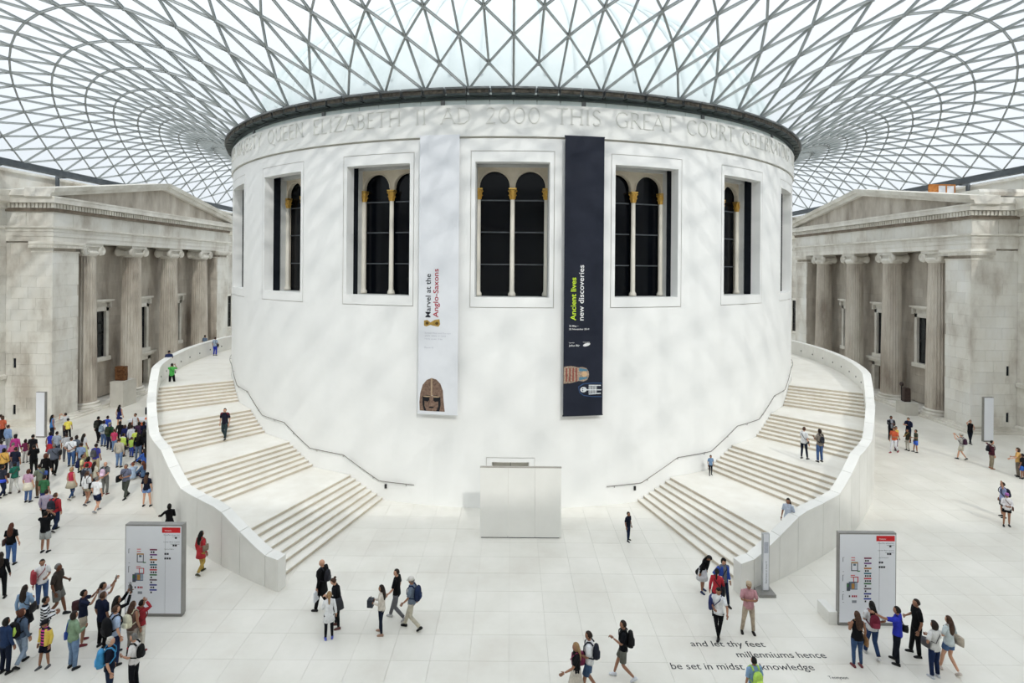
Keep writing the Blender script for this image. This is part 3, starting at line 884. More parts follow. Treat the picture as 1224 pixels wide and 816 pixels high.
# ------------------------------------------------------------------ text helper
def text_data(body, size=1.0, align='LEFT', bold=0.0, ext=0.0):
    cu = bpy.data.curves.new('lettering', 'FONT')
    cu.body = body; cu.size = size; cu.align_x = align; cu.extrude = ext; cu.offset = bold
    cu.resolution_u = 3
    o = bpy.data.objects.new('lettering', cu); COL.objects.link(o)
    dg = bpy.context.evaluated_depsgraph_get()
    me = bpy.data.meshes.new_from_object(o.evaluated_get(dg))
    vs = [v.co.copy() for v in me.vertices]; fs = [tuple(p.vertices) for p in me.polygons]
    bpy.data.objects.remove(o); bpy.data.meshes.remove(me)
    x0 = min(v.x for v in vs); x1 = max(v.x for v in vs); y0 = min(v.y for v in vs); y1 = max(v.y for v in vs)
    return vs, fs, (x0, x1, y0, y1)
def fit_text(body, fn, name, mat, parent, x0, x1, yb, h, bold=0.0):
    """text stretched into x0..x1 with cap height h above baseline yb, each point mapped by fn"""
    vs, fs, (a, b_, c, d) = text_data(body, 1.0, bold=bold)
    k = (x1 - x0) / (b_ - a)
    out = [fn(x0 + (v.x - a) * k, yb + v.y * h / .72) for v in vs]
    me = mk_mesh(name, out, fs, mat)
    return link(name, me, parent)

# words set in the floor
for n_, (t, x0, x1, y, h) in enumerate((('and let thy feet', 5.70, 8.02, -31.95, .27), ('millenniums hence', 6.95, 9.66, -32.42, .27), ('be set in midst of knowledge', 4.80, 9.02, -32.93, .27), ('Tennyson', 9.24, 9.80, -33.27, .12))):
    o = fit_text(t, lambda x, yy: (x, yy, .004), 'floor_inscription', M_INK, None, x0, x1, y, h, bold=.004)
    tag(o, ['floor words "and let thy feet" in dark letters, top line of the verse', 'floor words "millenniums hence" in dark letters, middle line of the verse', 'floor words "be set in midst of knowledge", bottom line of the verse', 'small poet name "Tennyson" set in the floor below the verse'][n_], 'inscription')

# ------------------------------------------------------------------ stairs
def build_stairs(s):
    word = 'left' if s < 0 else 'right'
    S = empty('curved_staircase', label='pale stone staircase curving up round the %s side of the white drum' % word, cat='staircase')
    def arc(mb, a0, a1, r0, r1, z0, z1, n=None):
        mb.arc(s * a0, s * a1, r0, r1, z0, z1, n)
    RI = RD + .02
    def slab(name, a0, a1, z0, z1, mat, wavy=True):
        rings = []
        n = max(1, int((a1 - a0) / 1.6 + .5))
        for k in range(n + 1):
            a = a0 + (a1 - a0) * k / n
            r1 = ro(a) - TH + .03
            rings.append([pol(s * a, RI, z0), pol(s * a, r1, z0), pol(s * a, r1, z1), pol(s * a, RI, z1)])
        m_ = MB(); m_.loft(rings)
        return fix_normals(m_.out(name, mat, S))
    for k, a0 in enumerate(FL):
        for q in range(7):
            a = a0 + q * .82
            a1 = a + .82 if q < 6 else (FL[k + 1] if k < 3 else 64)
            z = k * 1.02 + (q + 1) * 1.02 / 7
            nm = 'step' if q < 6 else 'landing'
            st_ = slab(nm, a, a + .82 + .02 if q < 6 else a1 + .02, z - 1.02 / 7 - .02, z, M_STEP)
            # ribbed riser strip with a pale nosing above it
            m_ = MB()
            r1 = ro(a) - TH
            p0, p1 = pol(s * a, RI), pol(s * a, r1)
            t = (p1 - p0).normalized(); n_ = Vector((-t.y, t.x, 0)) * (1 if s < 0 else -1)
            # outward of the riser = decreasing azimuth
            dn = (pol(s * (a - .5), 25) - pol(s * a, 25)).normalized()
            hz = 1.02 / 7
            e = .012
            m_.add([p0 + Vector((0, 0, z - hz + .012)) , p1 + Vector((0, 0, z - hz + .012)), p1 + Vector((0, 0, z - .028)), p0 + Vector((0, 0, z - .028)),
                    p0 + dn * e + Vector((0, 0, z - hz + .012)), p1 + dn * e + Vector((0, 0, z - hz + .012)), p1 + dn * e + Vector((0, 0, z - .028)), p0 + dn * e + Vector((0, 0, z - .028))],
                   [(0, 1, 2, 3), (4, 5, 6, 7), (0, 1, 5, 4), (2, 3, 7, 6), (0, 3, 7, 4), (1, 2, 6, 5)])
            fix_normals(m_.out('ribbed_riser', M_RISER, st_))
            m_ = MB()
            e = .03
            m_.add([p0 + Vector((0, 0, z - .03)), p1 + Vector((0, 0, z - .03)), p1 + Vector((0, 0, z + .002)), p0 + Vector((0, 0, z + .002)),
                    p0 + dn * e + Vector((0, 0, z - .03)), p1 + dn * e + Vector((0, 0, z - .03)), p1 + dn * e + Vector((0, 0, z + .002)), p0 + dn * e + Vector((0, 0, z + .002))],
                   [(0, 1, 2, 3), (4, 5, 6, 7), (0, 1, 5, 4), (2, 3, 7, 6), (0, 3, 7, 4), (1, 2, 6, 5)])
            fix_normals(m_.out('nosing', M_STEP, st_))
    for k in range(13):
        a = 64 + k * 5.5
        slab('landing', a, a + 5.48, 3.9, 4.08, M_STEP)
    # outer wall in stone panels with its own coping
    segs = [ST0, 17.2, 20.0, 22.3, 26, 29.0, 31.8, 34.4, 37.5, 40.5, 43.3, 46, 49, 52, 54.5, 57.4] + [62 + 4.6 * k for k in range(17)]
    for a0, a1 in zip(segs, segs[1:]):
        n = max(2, int((a1 - a0) / 1.1 + .5))
        for nm, mat in (('wall_panel', M_PARA), ('coping', M_PARA)):
            rings = []
            for k in range(n + 1):
                a = a0 + (a1 - a0) * k / n + (.02 if k == 0 else -.02 if k == n else 0)
                r = ro(a); top = profile(a) + 1.16
                if nm == 'wall_panel':
                    rings.append([pol(s * a, r - TH, 0), pol(s * a, r, 0), pol(s * a, r, top - .12), pol(s * a, r - TH, top - .12)])
                else:
                    rings.append([pol(s * a, r - TH - .012, top - .125), pol(s * a, r + .012, top - .125), pol(s * a, r + .012, top), pol(s * a, r - TH - .012, top)])
            m_ = MB(); m_.loft(rings)
            fix_normals(m_.out(nm, mat, S))
    for k in range(10):
        a = 59 + k * 4.4
        d = pol(s * a, 1)
        m_ = MB(); m_.tube([pol(s * a, ro(a) - TH + .02, 4.55), pol(s * a, ro(a) - TH - .03, 4.55)], .06, 10)
        m_.out('wall_light', M_LEAD, S)
    # handrail along the drum
    H = empty('handrail', label='slim dark handrail climbing along the drum beside the %s staircase' % word, cat='handrail')
    def rz(a):
        z = .97
        for a0 in FL: z += 1.04 * min(1, max(0, (a - a0 - .3) / 5.6))
        return z
    m_ = MB(); pts = [pol(s * a, RD + .1, rz(a)) for a in [12.3 + .35 * k for k in range(330)]]
    m_.tube(pts, .02, 6); m_.out('rail', M_RAIL, H, True)
    for k in range(20):
        a = 13.4 + k * 4.7
        m_ = MB(); m_.tube([pol(s * a, RD + .1, rz(a) - .02), pol(s * a, RD + .09, rz(a) - .09), pol(s * a, RD - .01, rz(a) - .1)], .012, 5); m_.out('bracket', M_RAIL, H)
    m_ = MB(); m_.box(-.05, .05, -.03, .03, 0, .2)
    o = m_.out('call_point', M_LEAD, H); o.location = pol(s * 16.3, RD + .05, .62); o.rotation_euler = (0, 0, s * rad(16.3))
    return S
build_stairs(-1); build_stairs(1)

# ------------------------------------------------------------------ entrance screen
Q = empty('entrance_screen', (.45, -25.15, 0), label='square free-standing white stone screen before the drum entrance', cat='screen')
m_ = MB()
M_SCR = noisy('screen_stone', (.82, .815, .78), (.87, .865, .83), .8, .4, .3, detail=7)
for x0, x1 in ((-1.76, -.54), (-.54, .63), (.63, 1.77)):
    q = MB(); q.box(x0 + .004, x1 - .004, -.04, .10, .04, 3.05); q.out('screen_panel', M_SCR, Q)
q = MB(); q.box(-1.77, 1.78, -.03, .12, 3.05, 3.08); q.out('top_edge', noisy('screen_top_edge', (.34, .32, .28), (.4, .38, .34), 3), Q)
q = MB(); q.box(-1.7, 1.7, -.01, .09, 0, .04); q.out('base_shadow_gap', M_LEAD, Q)

# ------------------------------------------------------------------ banners
def banner(a0, a1, col, label, name):
    B = empty(name, label=label, cat='banner')
    R0 = RD + .32
    zb, zt = 4.58, 18.2
    sa, sb_ = rad(a0) * R0, rad(a1) * R0
    def at(s_, z, off=0):   # s_ metres from the left edge
        return pol((sa + s_) / R0 * 180 / PI, R0 + off, z)
    m_ = MB(); n = 8; rings = []
    W = sb_ - sa
    nz_ = 20
    for k in range(n + 1):
        t = k / n * W
        rings.append([at(t, zb, -.012), at(t, zb, 0), at(t, zt, 0), at(t, zt, -.012)])
    m_.loft(rings); fix_normals(m_.out('banner_cloth', col, B))
    for z in (zb + .02, zt - .02):
        m_ = MB(); m_.tube([at(-.02, z, -.03), at(W / 2, z, -.03), at(W + .02, z, -.03)], .035, 8); m_.out('batten', col, B)
    for t in (.15, W - .15):
        m_ = MB(); m_.tube([at(t, zt, -.03), at(t, zt + .05, -.3)], .012, 5); m_.out('hanging_cord', M_RAIL, B)
    return B, at, W
YZ = lambda y: CAM_H - (y - PY) * (26.76) / F     # height of a mark on the banners
BW = noisy('white_banner_fabric', (.74, .76, .80), (.78, .80, .84), 1.2, .6, .2)
BD = noisy('navy_banner_fabric', (.009, .012, .024), (.014, .018, .033), 1.2, .6, .25)
Bl, at, W = banner(-11.65, -6.58, BW, 'tall white banner about the Anglo-Saxons hanging left of the centre window', 'exhibition_banner')
def vert_text(B, at, t, xl, xr, y0, y1, mat, bold=.0):
    """runs upwards; xl..xr across (baseline at xr side), from pixel row y1 up to y0"""
    fit_text(t, lambda x, yy: at(xr - yy, x, .006), 'banner_lettering', mat, B, YZ(y1), YZ(y0), 0.0, (xr - xl), bold)
K_ = flat((.02, .02, .03), name='black_print'); RED = flat(srgb('#a3243b'), name='crimson_print')
pxm = 26.9 / F
def X_(x, left): return (x - left) * pxm
vert_text(Bl, at, 'Marvel at the', X_(508.5, 500), X_(515, 500), 328, 380, K_, .012)
vert_text(Bl, at, 'Anglo-Saxons', X_(518, 500), X_(524.5, 500), 322, 380, RED, .012)
def print_poly(B, at, name, pts, mat, left, off=.006):
    vs = [at(X_(x, left), YZ(y), off) for x, y in pts]
    link(name, mk_mesh(name, vs, [tuple(range(len(vs)))], mat), B)
def ell(cx, cy, rx, ry, n=20, a=0): return [(cx + rx * cos(2 * PI * q / n) * cos(a) - ry * sin(2 * PI * q / n) * sin(a), cy + rx * cos(2 * PI * q / n) * sin(a) + ry * sin(2 * PI * q / n) * cos(a)) for q in range(n)]
GD = flat(srgb('#a98a45'), .5, .3, 8, .3, 'gold_print'); GDD = flat(srgb('#5b4520'), name='dark_gold_print')
print_poly(Bl, at, 'brooch_print', [(507, 384), (511, 383), (515, 386), (520, 383), (526, 382), (527, 388), (525, 391), (519, 390), (515, 389), (510, 391), (507, 390)], GD, 500)
for cx_ in (511, 523): print_poly(Bl, at, 'brooch_print', ell(cx_, 387, 2, 1.8), GDD, 500, .009)
PG = flat(srgb('#c3c6cf'), name='pale_grey_print')
for (t, y, x1) in (('Sutton Hoo and Europe', 399.5, 540), ('AD 300-1100', 403, 534), ('Now open, free', 406.5, 530), ('Room 41', 417, 519)):
    fit_text(t, lambda x, yy: at(x, YZ(y) + yy, .006), 'banner_lettering', PG, Bl, X_(508, 500), X_(x1, 500), 0, .075, .01)
# plain helmet picture
HB = noisy('bronze_helmet_print', srgb('#5f4a40'), srgb('#8f7767'), 9, .6); HD = flat(srgb('#14161c'), name='helmet_dark_print'); HL = flat(srgb('#b09a80'), name='helmet_light_print')
L_ = 500
print_poly(Bl, at, 'helmet_print', [(502.5, 492), (502, 482), (503, 471), (506, 461), (511, 455), (517, 452.5), (523, 454), (528, 459), (531, 467), (532, 480), (533.5, 492)], HB, L_)
print_poly(Bl, at, 'helmet_print', [(508, 492), (506, 484), (506, 475), (511, 473), (517, 474), (523, 473), (528, 475), (528.5, 484), (527, 492)], HD, L_, .009)
print_poly(Bl, at, 'helmet_print', [(511, 492), (508.5, 486), (508.5, 480), (513, 481), (515.5, 474), (518.5, 474), (521, 481), (525.5, 480), (525.5, 486), (523, 492)], HB, L_, .012)
for cx_ in (511.7, 522.3): print_poly(Bl, at, 'helmet_print', ell(cx_, 478.5, 3, 1.6), HD, L_, .015)
print_poly(Bl, at, 'helmet_print', ell(517, 487.5, 3.2, 1.0), HD, L_, .015)
print_poly(Bl, at, 'helmet_print', [(516.3, 474), (516.2, 453), (518, 453), (518, 474)], HL, L_, .012)
for cx_ in (511.5, 522.5): print_poly(Bl, at, 'helmet_print', ell(cx_, 474.6, 4.6, .8), HL, L_, .018)

Bd, at, W = banner(6.42, 11.45, BD, 'tall navy banner reading Ancient lives new discoveries hanging right of the centre window', 'exhibition_banner')
LIME = flat(srgb('#c6e33a'), name='lime_print'); WP = flat((.8, .8, .8), name='white_print')
vert_text(Bd, at, 'Ancient lives', X_(683, 675), X_(689.5, 675), 331, 382, LIME, .016)
vert_text(Bd, at, 'new discoveries', X_(692.5, 675), X_(699, 675), 316, 382, WP, .012)
for (t, y, x0, x1, h) in (('22 May \u2013', 389.5, 681.5, 693, .085), ('30 November 2014', 393.3, 681.5, 706, .085), ('Supported by', 409, 681.5, 688, .045), ('Julius B\u00e4r', 412.8, 681.5, 694.5, .09), ('Technology partner', 408.5, 698.5, 707, .045)):
    fit_text(t, lambda x, yy: at(x, YZ(y) + yy, .006), 'banner_lettering', WP, Bd, X_(x0, 675), X_(x1, 675), 0, h, .01)
print_poly(Bd, at, 'logo_print', ell(703, 411, 4.6, 1.8, 20, -.25), WP, 675)
# coffin picture and bones picture (plain generic shapes)
MU = noisy('painted_coffin_print', srgb('#6d5a52'), srgb('#c0ab95'), 14, .6); MB_ = flat(srgb('#4f7d94'), name='blue_print'); BO = flat(srgb('#d9dde0'), name='bone_print')
print_poly(Bd, at, 'coffin_print', [(675.3, 437), (684, 436), (694, 438), (698, 437.5), (703, 439), (706, 443.5), (706.3, 448), (704, 453), (699, 455), (694, 454), (684, 456.5), (675.3, 457)], MU, 675)
print_poly(Bd, at, 'coffin_print', ell(700.5, 446, 3.4, 3.8), flat(srgb('#c9a884'), name='face_print'), 675, .009)
for dy in (-5.5, 5.5): print_poly(Bd, at, 'coffin_print', [(694, 446 + dy - 2), (704, 446 + dy * .8 - 1), (704, 446 + dy * .8 + 1), (694, 446 + dy + 2)], MB_, 675, .01)
for k in range(4): print_poly(Bd, at, 'coffin_print', [(678 + 4 * k, 438.5), (679.5 + 4 * k, 438.5), (679.5 + 4 * k, 454.5), (678 + 4 * k, 454.5)], flat(srgb('#8c3f35'), name='rust_print'), 675, .009)
print_poly(Bd, at, 'bones_print', [(693, 461), (699, 457), (711, 456.5), (722, 457), (722, 474), (710, 473.5), (700, 472), (694.5, 468)], flat(srgb('#33507a'), name='scan_blue_print'), 675, .007)
print_poly(Bd, at, 'bones_print', [(694, 461.5), (700, 458), (711, 457.5), (722, 458), (722, 473), (710, 472.6), (700, 471), (695.2, 467.5)], BD, 675, .010)
print_poly(Bd, at, 'bones_print', ell(699.5, 464.5, 4, 3.2), BO, 675, .013)
for dy in (-1.2, 1.2): print_poly(Bd, at, 'bones_print', ell(698.5, 464.5 + dy, .8, .7), BD, 675, .016)
print_poly(Bd, at, 'bones_print', [(703, 464.2), (721.5, 464.8), (721.5, 466), (703, 465.4)], BO, 675, .013)
for k in range(7):
    x = 706 + k * 1.5
    print_poly(Bd, at, 'bones_print', [(x, 460.5), (x + .8, 460.5), (x + .8, 469), (x, 469)], BO, 675, .013)
for dy in (-5.5, 5): print_poly(Bd, at, 'bones_print', [(706, 465 + dy - .6), (721, 465 + dy * .9 - .6), (721, 465 + dy * .9 + .6), (706, 465 + dy + .6)], BO, 675, .013)

# ------------------------------------------------------------------ information boards
def info_board(x0, x1, y, side, label):
    B = empty('information_board', ((x0 + x1) / 2, y, 0), label=label, cat='sign')
    W = x1 - x0; h = W / 2; D = .15 if side else .22; H = 3.08
    q = MB(); q.box(-h, h, 0, D, .06, H); q.out('board_frame', M_GREYP, B)
    q = MB(); q.box(-h + .02, h - .02, .02, D - .02, 0, .07); q.out('board_foot', M_GREYP, B)
    s1 = h - .46 * W / 1.98 * 1.0 - .12
    q = MB(); q.box(-h + .03, s1 - .006, -.012, .01, .12, H - .05); q.out('front_panel', M_WHITEP, B)
    q = MB(); q.box(s1 + .006, h - .03, -.012, .01, .12, H - .05); q.out('front_panel', M_WHITEP, B)
    # printed marks on the front
    def fn(x, z, d=-.016): return Vector((x, d, z))
    def rect(nm, x_0, x_1, z0, z1, mat, d=-.015):
        link(nm, mk_mesh(nm, [fn(x_0, z0, d), fn(x_1, z0, d), fn(x_1, z1, d), fn(x_0, z1, d)], [(0, 1, 2, 3)], mat), B)
    G_ = flat(srgb('#53545c'), name='grey_print'); R_ = flat(srgb('#d3232b'), name='red_print'); KK = flat((.03, .03, .04), name='black_print_b')
    px = lambda p: -h + (p - 154) / 66.5 * W          # measured across the left-hand board
    pz = lambda p: H - (p - 622) / 111 * H
    rect('red_heading', px(197), px(218.3), pz(631.5), pz(625), R_)
    fit_text('Welcome', lambda x, yy: fn(x, yy, -.018), 'board_lettering', WP, B, px(200), px(208), pz(629.5), .045, .01)
    for (t, y_, a_, b_) in (('Ground floor and upper floor', 634.5, 199, 217.5), ('Levels 4 and 5', 636.8, 209, 217.5), ('Lower floor rooms', 643, 199, 217.5), ('Clore Centre', 645.6, 207, 217.5), ('Great Court Restaurant', 651.6, 200, 211)):
        fit_text(t, lambda x, yy: fn(x, yy, -.016), 'board_lettering', G_, B, px(a_), px(b_), pz(y_), .035, .004)
    for (a_, b_, y_) in ((212, 214.4, 638.7), (209.5, 211.6, 647.8), (212, 214.4, 647.8), (200, 202.2, 658), (202.7, 205, 658), (200, 202, 663.5), (202.5, 204.7, 663.5), (205.2, 207.4, 663.5)):
        rect('pictogram', px(a_), px(b_), pz(y_), pz(y_ - 2.3), KK)
    cols = ['#7c2a4d', '#6b2f7e', '#b5702e', '#2f6d80', '#cc2b35', '#3b6f43', '#6c5560', '#3c3f8d', '#2f3a9a']
    for k, c in enumerate(cols):
        z_ = 652.8 + k * 6.05
        rect('colour_key', px(183), px(191.5), pz(z_), pz(z_ - 1.7), flat(srgb(c), name='key_print'))
        for q_ in range((2, 1, 2, 3, 3, 1, 1, 2, 1)[k]):
            rect('pictogram', px(184 + q_ * 2.6), px(185.8 + q_ * 2.6), pz(z_ + 3.2), pz(z_ + 1.0), KK)
    # three floor plans in outline and blocks
    GP = flat(srgb('#4f5560'), name='plan_grey'); BP = flat(srgb('#66788c'), name='plan_blue'); GN = flat(srgb('#3f7a46'), name='plan_green'); OR = flat(srgb('#b98a4c'), name='plan_orange')
    def frame(a_, b_, c_, d_, w, mat):
        rect('floor_plan', px(a_), px(b_), pz(c_ + w), pz(c_), mat); rect('floor_plan', px(a_), px(b_), pz(d_), pz(d_ - w), mat)
        rect('floor_plan', px(a_), px(a_ + w), pz(d_), pz(c_), mat); rect('floor_plan', px(b_ - w), px(b_), pz(d_), pz(c_), mat)
    rect('floor_plan', px(168), px(172.5), pz(651.8), pz(651), R_); rect('floor_plan', px(168), px(172.5), pz(654.6), pz(653.8), R_)
    frame(168, 176, 656.5, 667.3, 1.0, GP); rect('floor_plan', px(168), px(176), pz(658), pz(656.6), OR, -.017); rect('floor_plan', px(175), px(178.5), pz(668), pz(666.8), GN)
    rect('floor_plan', px(170.5), px(173.5), pz(661), pz(658.6), BP)
    for y_ in (672, 674): rect('floor_plan', px(167.5), px(172.5), pz(y_ + .8), pz(y_), R_)
    frame(170.5, 176.5, 674, 681, .9, R_)
    rect('floor_plan', px(165.5), px(175.5), pz(689.5), pz(680), BP); rect('floor_plan', px(163), px(167), pz(691), pz(681.5), GP, -.017); rect('floor_plan', px(168.5), px(172), pz(688.5), pz(682), OR, -.018); rect('floor_plan', px(172.5), px(175.2), pz(688.5), pz(681), flat(srgb('#a9b4c4'), name='plan_pale'), -.018)
    rect('floor_plan', px(163.3), px(165.2), pz(686), pz(683), GN, -.019)
    for (a_, b_) in ((165.6, 167.2), (169, 171), (171.5, 173.2), (173.6, 175)): rect('floor_plan', px(a_), px(b_), pz(698.5), pz(696.2), KK if a_ < 168 else flat(srgb('#b04352'), name='plan_rose'))
    rect('floor_plan', px(169.3), px(174.5), pz(705.3), pz(702.2), flat(srgb('#8d929b'), name='plan_light_grey'))
    for z0, z1 in ((651, 656.5), (672, 679.5), (695, 702)): rect('floor_plan', px(158.2), px(158.8), pz(z1), pz(z0), G_); 
    for y_ in (651, 667.8, 672, 691.5, 695, 704.5): rect('floor_plan', px(158.2), px(160), pz(y_ + .35), pz(y_), G_)
    if side:
        q = MB(); q.box(-h - .28, -h - .005, .05, .75, 0, .42); q.out('white_plinth_foot', M_PARA, B)
    return B
info_board(-12.86, -10.95, -30.72, 0, 'white information board with floor plans by the left crowd, below the left staircase')
info_board(10.90, 12.80, -30.9, 1, 'white information board with floor plans on the right, behind six visitors')

# slim directory sign by the right stair end
gx_, gy_ = ground(917.5, 714)
Q = empty('slim_directory_sign', (gx_, gy_ + .2, 0), rad(0), label='slim upright directory sign on a grey foot beside the right stair wall end', cat='sign')
q = MB(); q.box(-.3, .3, -.22, .5, 0, .11); q.out('sign_foot', M_GREYP, Q)
q = MB(); q.box(-.1, .15, .0, .10, .11, 2.2); q.out('sign_blade', noisy('brushed_sign_edge', (.36, .37, .38), (.44, .45, .46), 3, .35, .5), Q)
q = MB(); q.box(-.07, .12, -.014, .0, .16, 2.18); q.out('sign_face', M_WHITEP, Q)
fit_text('Staircase to level 4', lambda x, yy: Vector((.06 - yy, -.018, x)), 'sign_lettering', flat(srgb('#6a6c75'), name='sign_grey_print'), Q, .4, 1.2, 0, .07)
q = MB(); q.box(-.05, .1, -.017, -.012, 1.5, 1.9); q.out('sign_print', flat(srgb('#b9bdc8'), name='sign_pale_print'), Q)

# blank pillar signs against the porticos
for s, x, y, w, word in ((-1, -31.9, -11.9, .56, 'left'), (1, 33.02, -11.2, .62, 'right')):
    Q = empty('pillar_sign', (x, y, 0), label='tall blank white pillar sign standing before the %s portico' % word, cat='sign')
    q = MB(); q.box(-w / 2, w / 2, 0, .03, .1, 3.05); q.out('white_face', M_WHITEP, Q)
    q = MB(); q.box(-w / 2 - .03, w / 2 + .03, .03, .2, 0, 3.08); q.out('sign_body', M_GREYP, Q)
# plinths and sculptures
def plinth(x, y, w, d, h, label, word):
    Q = empty('plinth', (x, y, 0), label=label, cat='plinth')
    q = MB(); q.box(-w / 2, w / 2, -d / 2, d / 2, 0, h - .06); q.out('plinth_block', M_PLIN, Q)
    q = MB(); q.box(-w / 2 - .02, w / 2 + .02, -d / 2 - .02, d / 2 + .02, h - .06, h); q.out('plinth_top', M_PLIN, Q)
plinth(-32.53, -3.05, 1.08, 1.6, 2.1, 'tall pale stone plinth in front of the left portico', 'l')
plinth(32.65, -3.85, .98, 1.2, 1.0, 'low pale stone plinth in front of the right portico', 'r')
M_RB = noisy('rust_brown_carved_stone', srgb('#3c2415'), srgb('#7d5636'), 5, .7, .2, bump=.6, bscale=9)
M_DR = noisy('dark_red_granite', srgb('#2e2422'), srgb('#4a3a36'), 9, .4, .4)
Q = empty('carved_relief', (-32.6, -3.2, 2.1), label='rust brown carved stone relief standing on the tall plinth at left', cat='sculpture')
q = MB()
q.loft([[(x * w - .0, y, z) for x, y in ((-.40, -.18), (.42, -.18), (.42, .18), (-.40, .18))] for z, w in ((0, .95), (.4, 1.02), (.8, .98), (1.12, 1.0), (1.18, .96))])
q.out('slab', M_RB, Q)
rnd = random.Random(3)
for k in range(14):
    a = MB(); x, z = rnd.uniform(-.36, .36), rnd.uniform(.12, 1.05); w = rnd.uniform(.06, .13)
    a.lathe([(w, -.24), (w * .7, -.28)], 7); a.v = [(x + v[0], v[2] + .05, z + v[1] * .8) for v in a.v]; fix_normals(a.out('carving', M_RB, Q))
Q = empty('granite_stela', (32.62, -3.8, 1.0), label='dark reddish upright stone stela on the low plinth at right', cat='sculpture')
q = MB(); q.loft([[(x * w, y * w, z) for x, y in ((-.3, -.2), (.3, -.2), (.33, 0), (.3, .2), (-.3, .2))] for z, w in ((0, .86), (.4, .85), (.8, .84), (1.08, .8), (1.14, .5))]); q.out('stela_stone', M_DR, Q)
Q = empty('small_head_carving', (32.5, -3.42, 1.0), label='small dark carved head on a slim post behind the reddish stela', cat='sculpture')
q = MB(); q.tube([(0, 0, 0), (0, 0, 1.2)], .04, 8); q.out('post', M_LEAD, Q)
q = MB(); q.lathe([(.06, 1.18), (.13, 1.24), (.16, 1.36), (.13, 1.48), (.04, 1.53)], 10); q.out('head_stone', M_DR, Q)
q = MB(); q.tube([(-.13, 0, 1.34), (-.18, -.01, 1.3)], [.04, .015], 6); q.out('nose', M_DR, Q)
# glazed timber hatch and weathered slab behind the right pediment
Q = empty('glazed_hatch', (36.15, -3.5, 17.95), label='orange timber framed glazed hatch on the roof behind the right pediment', cat='hatch')
OW = noisy('orange_timber', srgb('#a8642c'), srgb('#c98a4c'), 6, .6)
for x0, x1 in ((-1.6, -1.4), (-.9, -.8), (-.2, -.1), (.5, .6)):
    q = MB(); q.box(x0, x1, -.06, .06, 0, 1.0); q.out('post', OW, Q)
q = MB(); q.box(-1.6, .6, -.07, .07, .92, 1.02); q.out('head_rail', OW, Q)
for x0, x1, m_ in ((-1.4, -.9, OW), (-.8, -.2, M_WHITEP), (-.1, .5, M_WHITEP)):
    q = MB(); q.box(x0, x1, -.02, .02, 0, .92); q.out('hatch_panel', m_, Q)
Q = empty('coping_slab', (36.6, -8.0, 17.2), label='weathered rounded stone slab lying on the right portico corner', cat='stone')
q = MB(); q.loft([[(x, y * w, .1 + z) for y, z in ((-.9, 0), (-.95, .3), (-.8, .52), (.8, .52), (.95, .3), (.9, 0))] for x, w in ((-2.3, .85), (-2.1, 1), (1.8, 1), (2.0, .9))]); fix_normals(q.out('slab', M_OLD, Q))
# leaflet stall against the left stair wall
kx, ky = ground(168, 500, 1.0)
Q = empty('leaflet_stall', (kx + .5, ky, 0), label='white leaflet stall with a small screen against the left stair wall', cat='stall')
q = MB(); q.box(-1.1, .5, -.35, .35, 0, .95); q.out('counter', M_WHITEP, Q)
q = MB(); q.box(-1.15, .55, -.4, .4, .95, 1.0); q.out('counter_top', M_WHITEP, Q)
for k, c in enumerate(('#5a1626', '#7b6a2c', '#dd7448', '#3d4a86')):
    q = MB(); q.box(-.9 + k * .35, -.62 + k * .35, -.42, -.40, .35, .85); q.out('leaflet', flat(srgb(c), name='leaflet_print'), Q)
q = MB(); q.box(-.25, .35, .1, .16, 1.25, 1.75); q.out('screen', M_BLACK, Q)
q = MB(); q.box(0, .06, .1, .15, 1.0, 1.25); q.out('screen_stand', M_LEAD, Q)
q = MB(); q.box(.0, .4, -.3, .0, 1.0, 1.14); q.out('leaflet_pile', flat(srgb('#d9764f'), name='orange_leaflets'), Q)

# ------------------------------------------------------------------ people
SKINS = {'l': srgb('#c99a80'), 'm': srgb('#9a7059'), 'd': srgb('#6b4430')}
HAIRS = {'black': srgb('#17130f'), 'dark': srgb('#2a1d15'), 'brown': srgb('#4a3020'), 'auburn': srgb('#5a2d18'), 'blond': srgb('#a37f4e'), 'grey': srgb('#6e6c69'), 'white': srgb('#c2bcb2'), 'red': srgb('#7a3d1c')}
def head_mesh():
    """head about 0.235 m tall, centre at origin, face to +y"""
    vs, fs = [], []
    NU, NV = 14, 11
    for j in range(NV + 1):
        ph = PI * j / NV
        z = .118 * cos(ph); r0 = sin(ph)
        for i in range(NU):
            th = 2 * PI * i / NU
            x, y = cos(th) * r0, sin(th) * r0
            rx, ry = .078, .098
            t = max(0, -z / .118)
            rx *= 1 - .28 * t; 
            X, Y = x * rx, y * ry
            if y > 0: Y -= .012 * t * (1 - y)            # jaw
            else: Y *= 1 - .30 * t
            if y > .82 and abs(x) < .2 and -.55 < z / .118 < .15: Y += .018 * (1 - abs(z / .118 + .22) * 1.6)   # nose ridge
            if y > .6 and .05 < z / .118 < .25: Y -= .004
            if y > .7 and z / .118 < -.78: Y += .006     # chin
            vs.append((X, Y, z))
    for j in range(NV):
        for i in range(NU):
            k = (i + 1) % NU
            fs.append((j * NU + i, (j + 1) * NU + i, (j + 1) * NU + k, j * NU + k))
    for s in (-1, 1):           # ears
        n = len(vs)
        for (y, z, o) in ((-.01, .03, .078), (.015, .02, .079), (.012, -.02, .075), (-.008, -.035, .072), (-.018, .0, .092)):
            vs.append((s * o, y, z))
        f = [(n, n + 1, n + 4), (n + 1, n + 2, n + 4), (n + 2, n + 3, n + 4), (n + 3, n, n + 4)]
        fs += f if s < 0 else [q[::-1] for q in f]
    return vs, fs
HEAD = head_mesh()
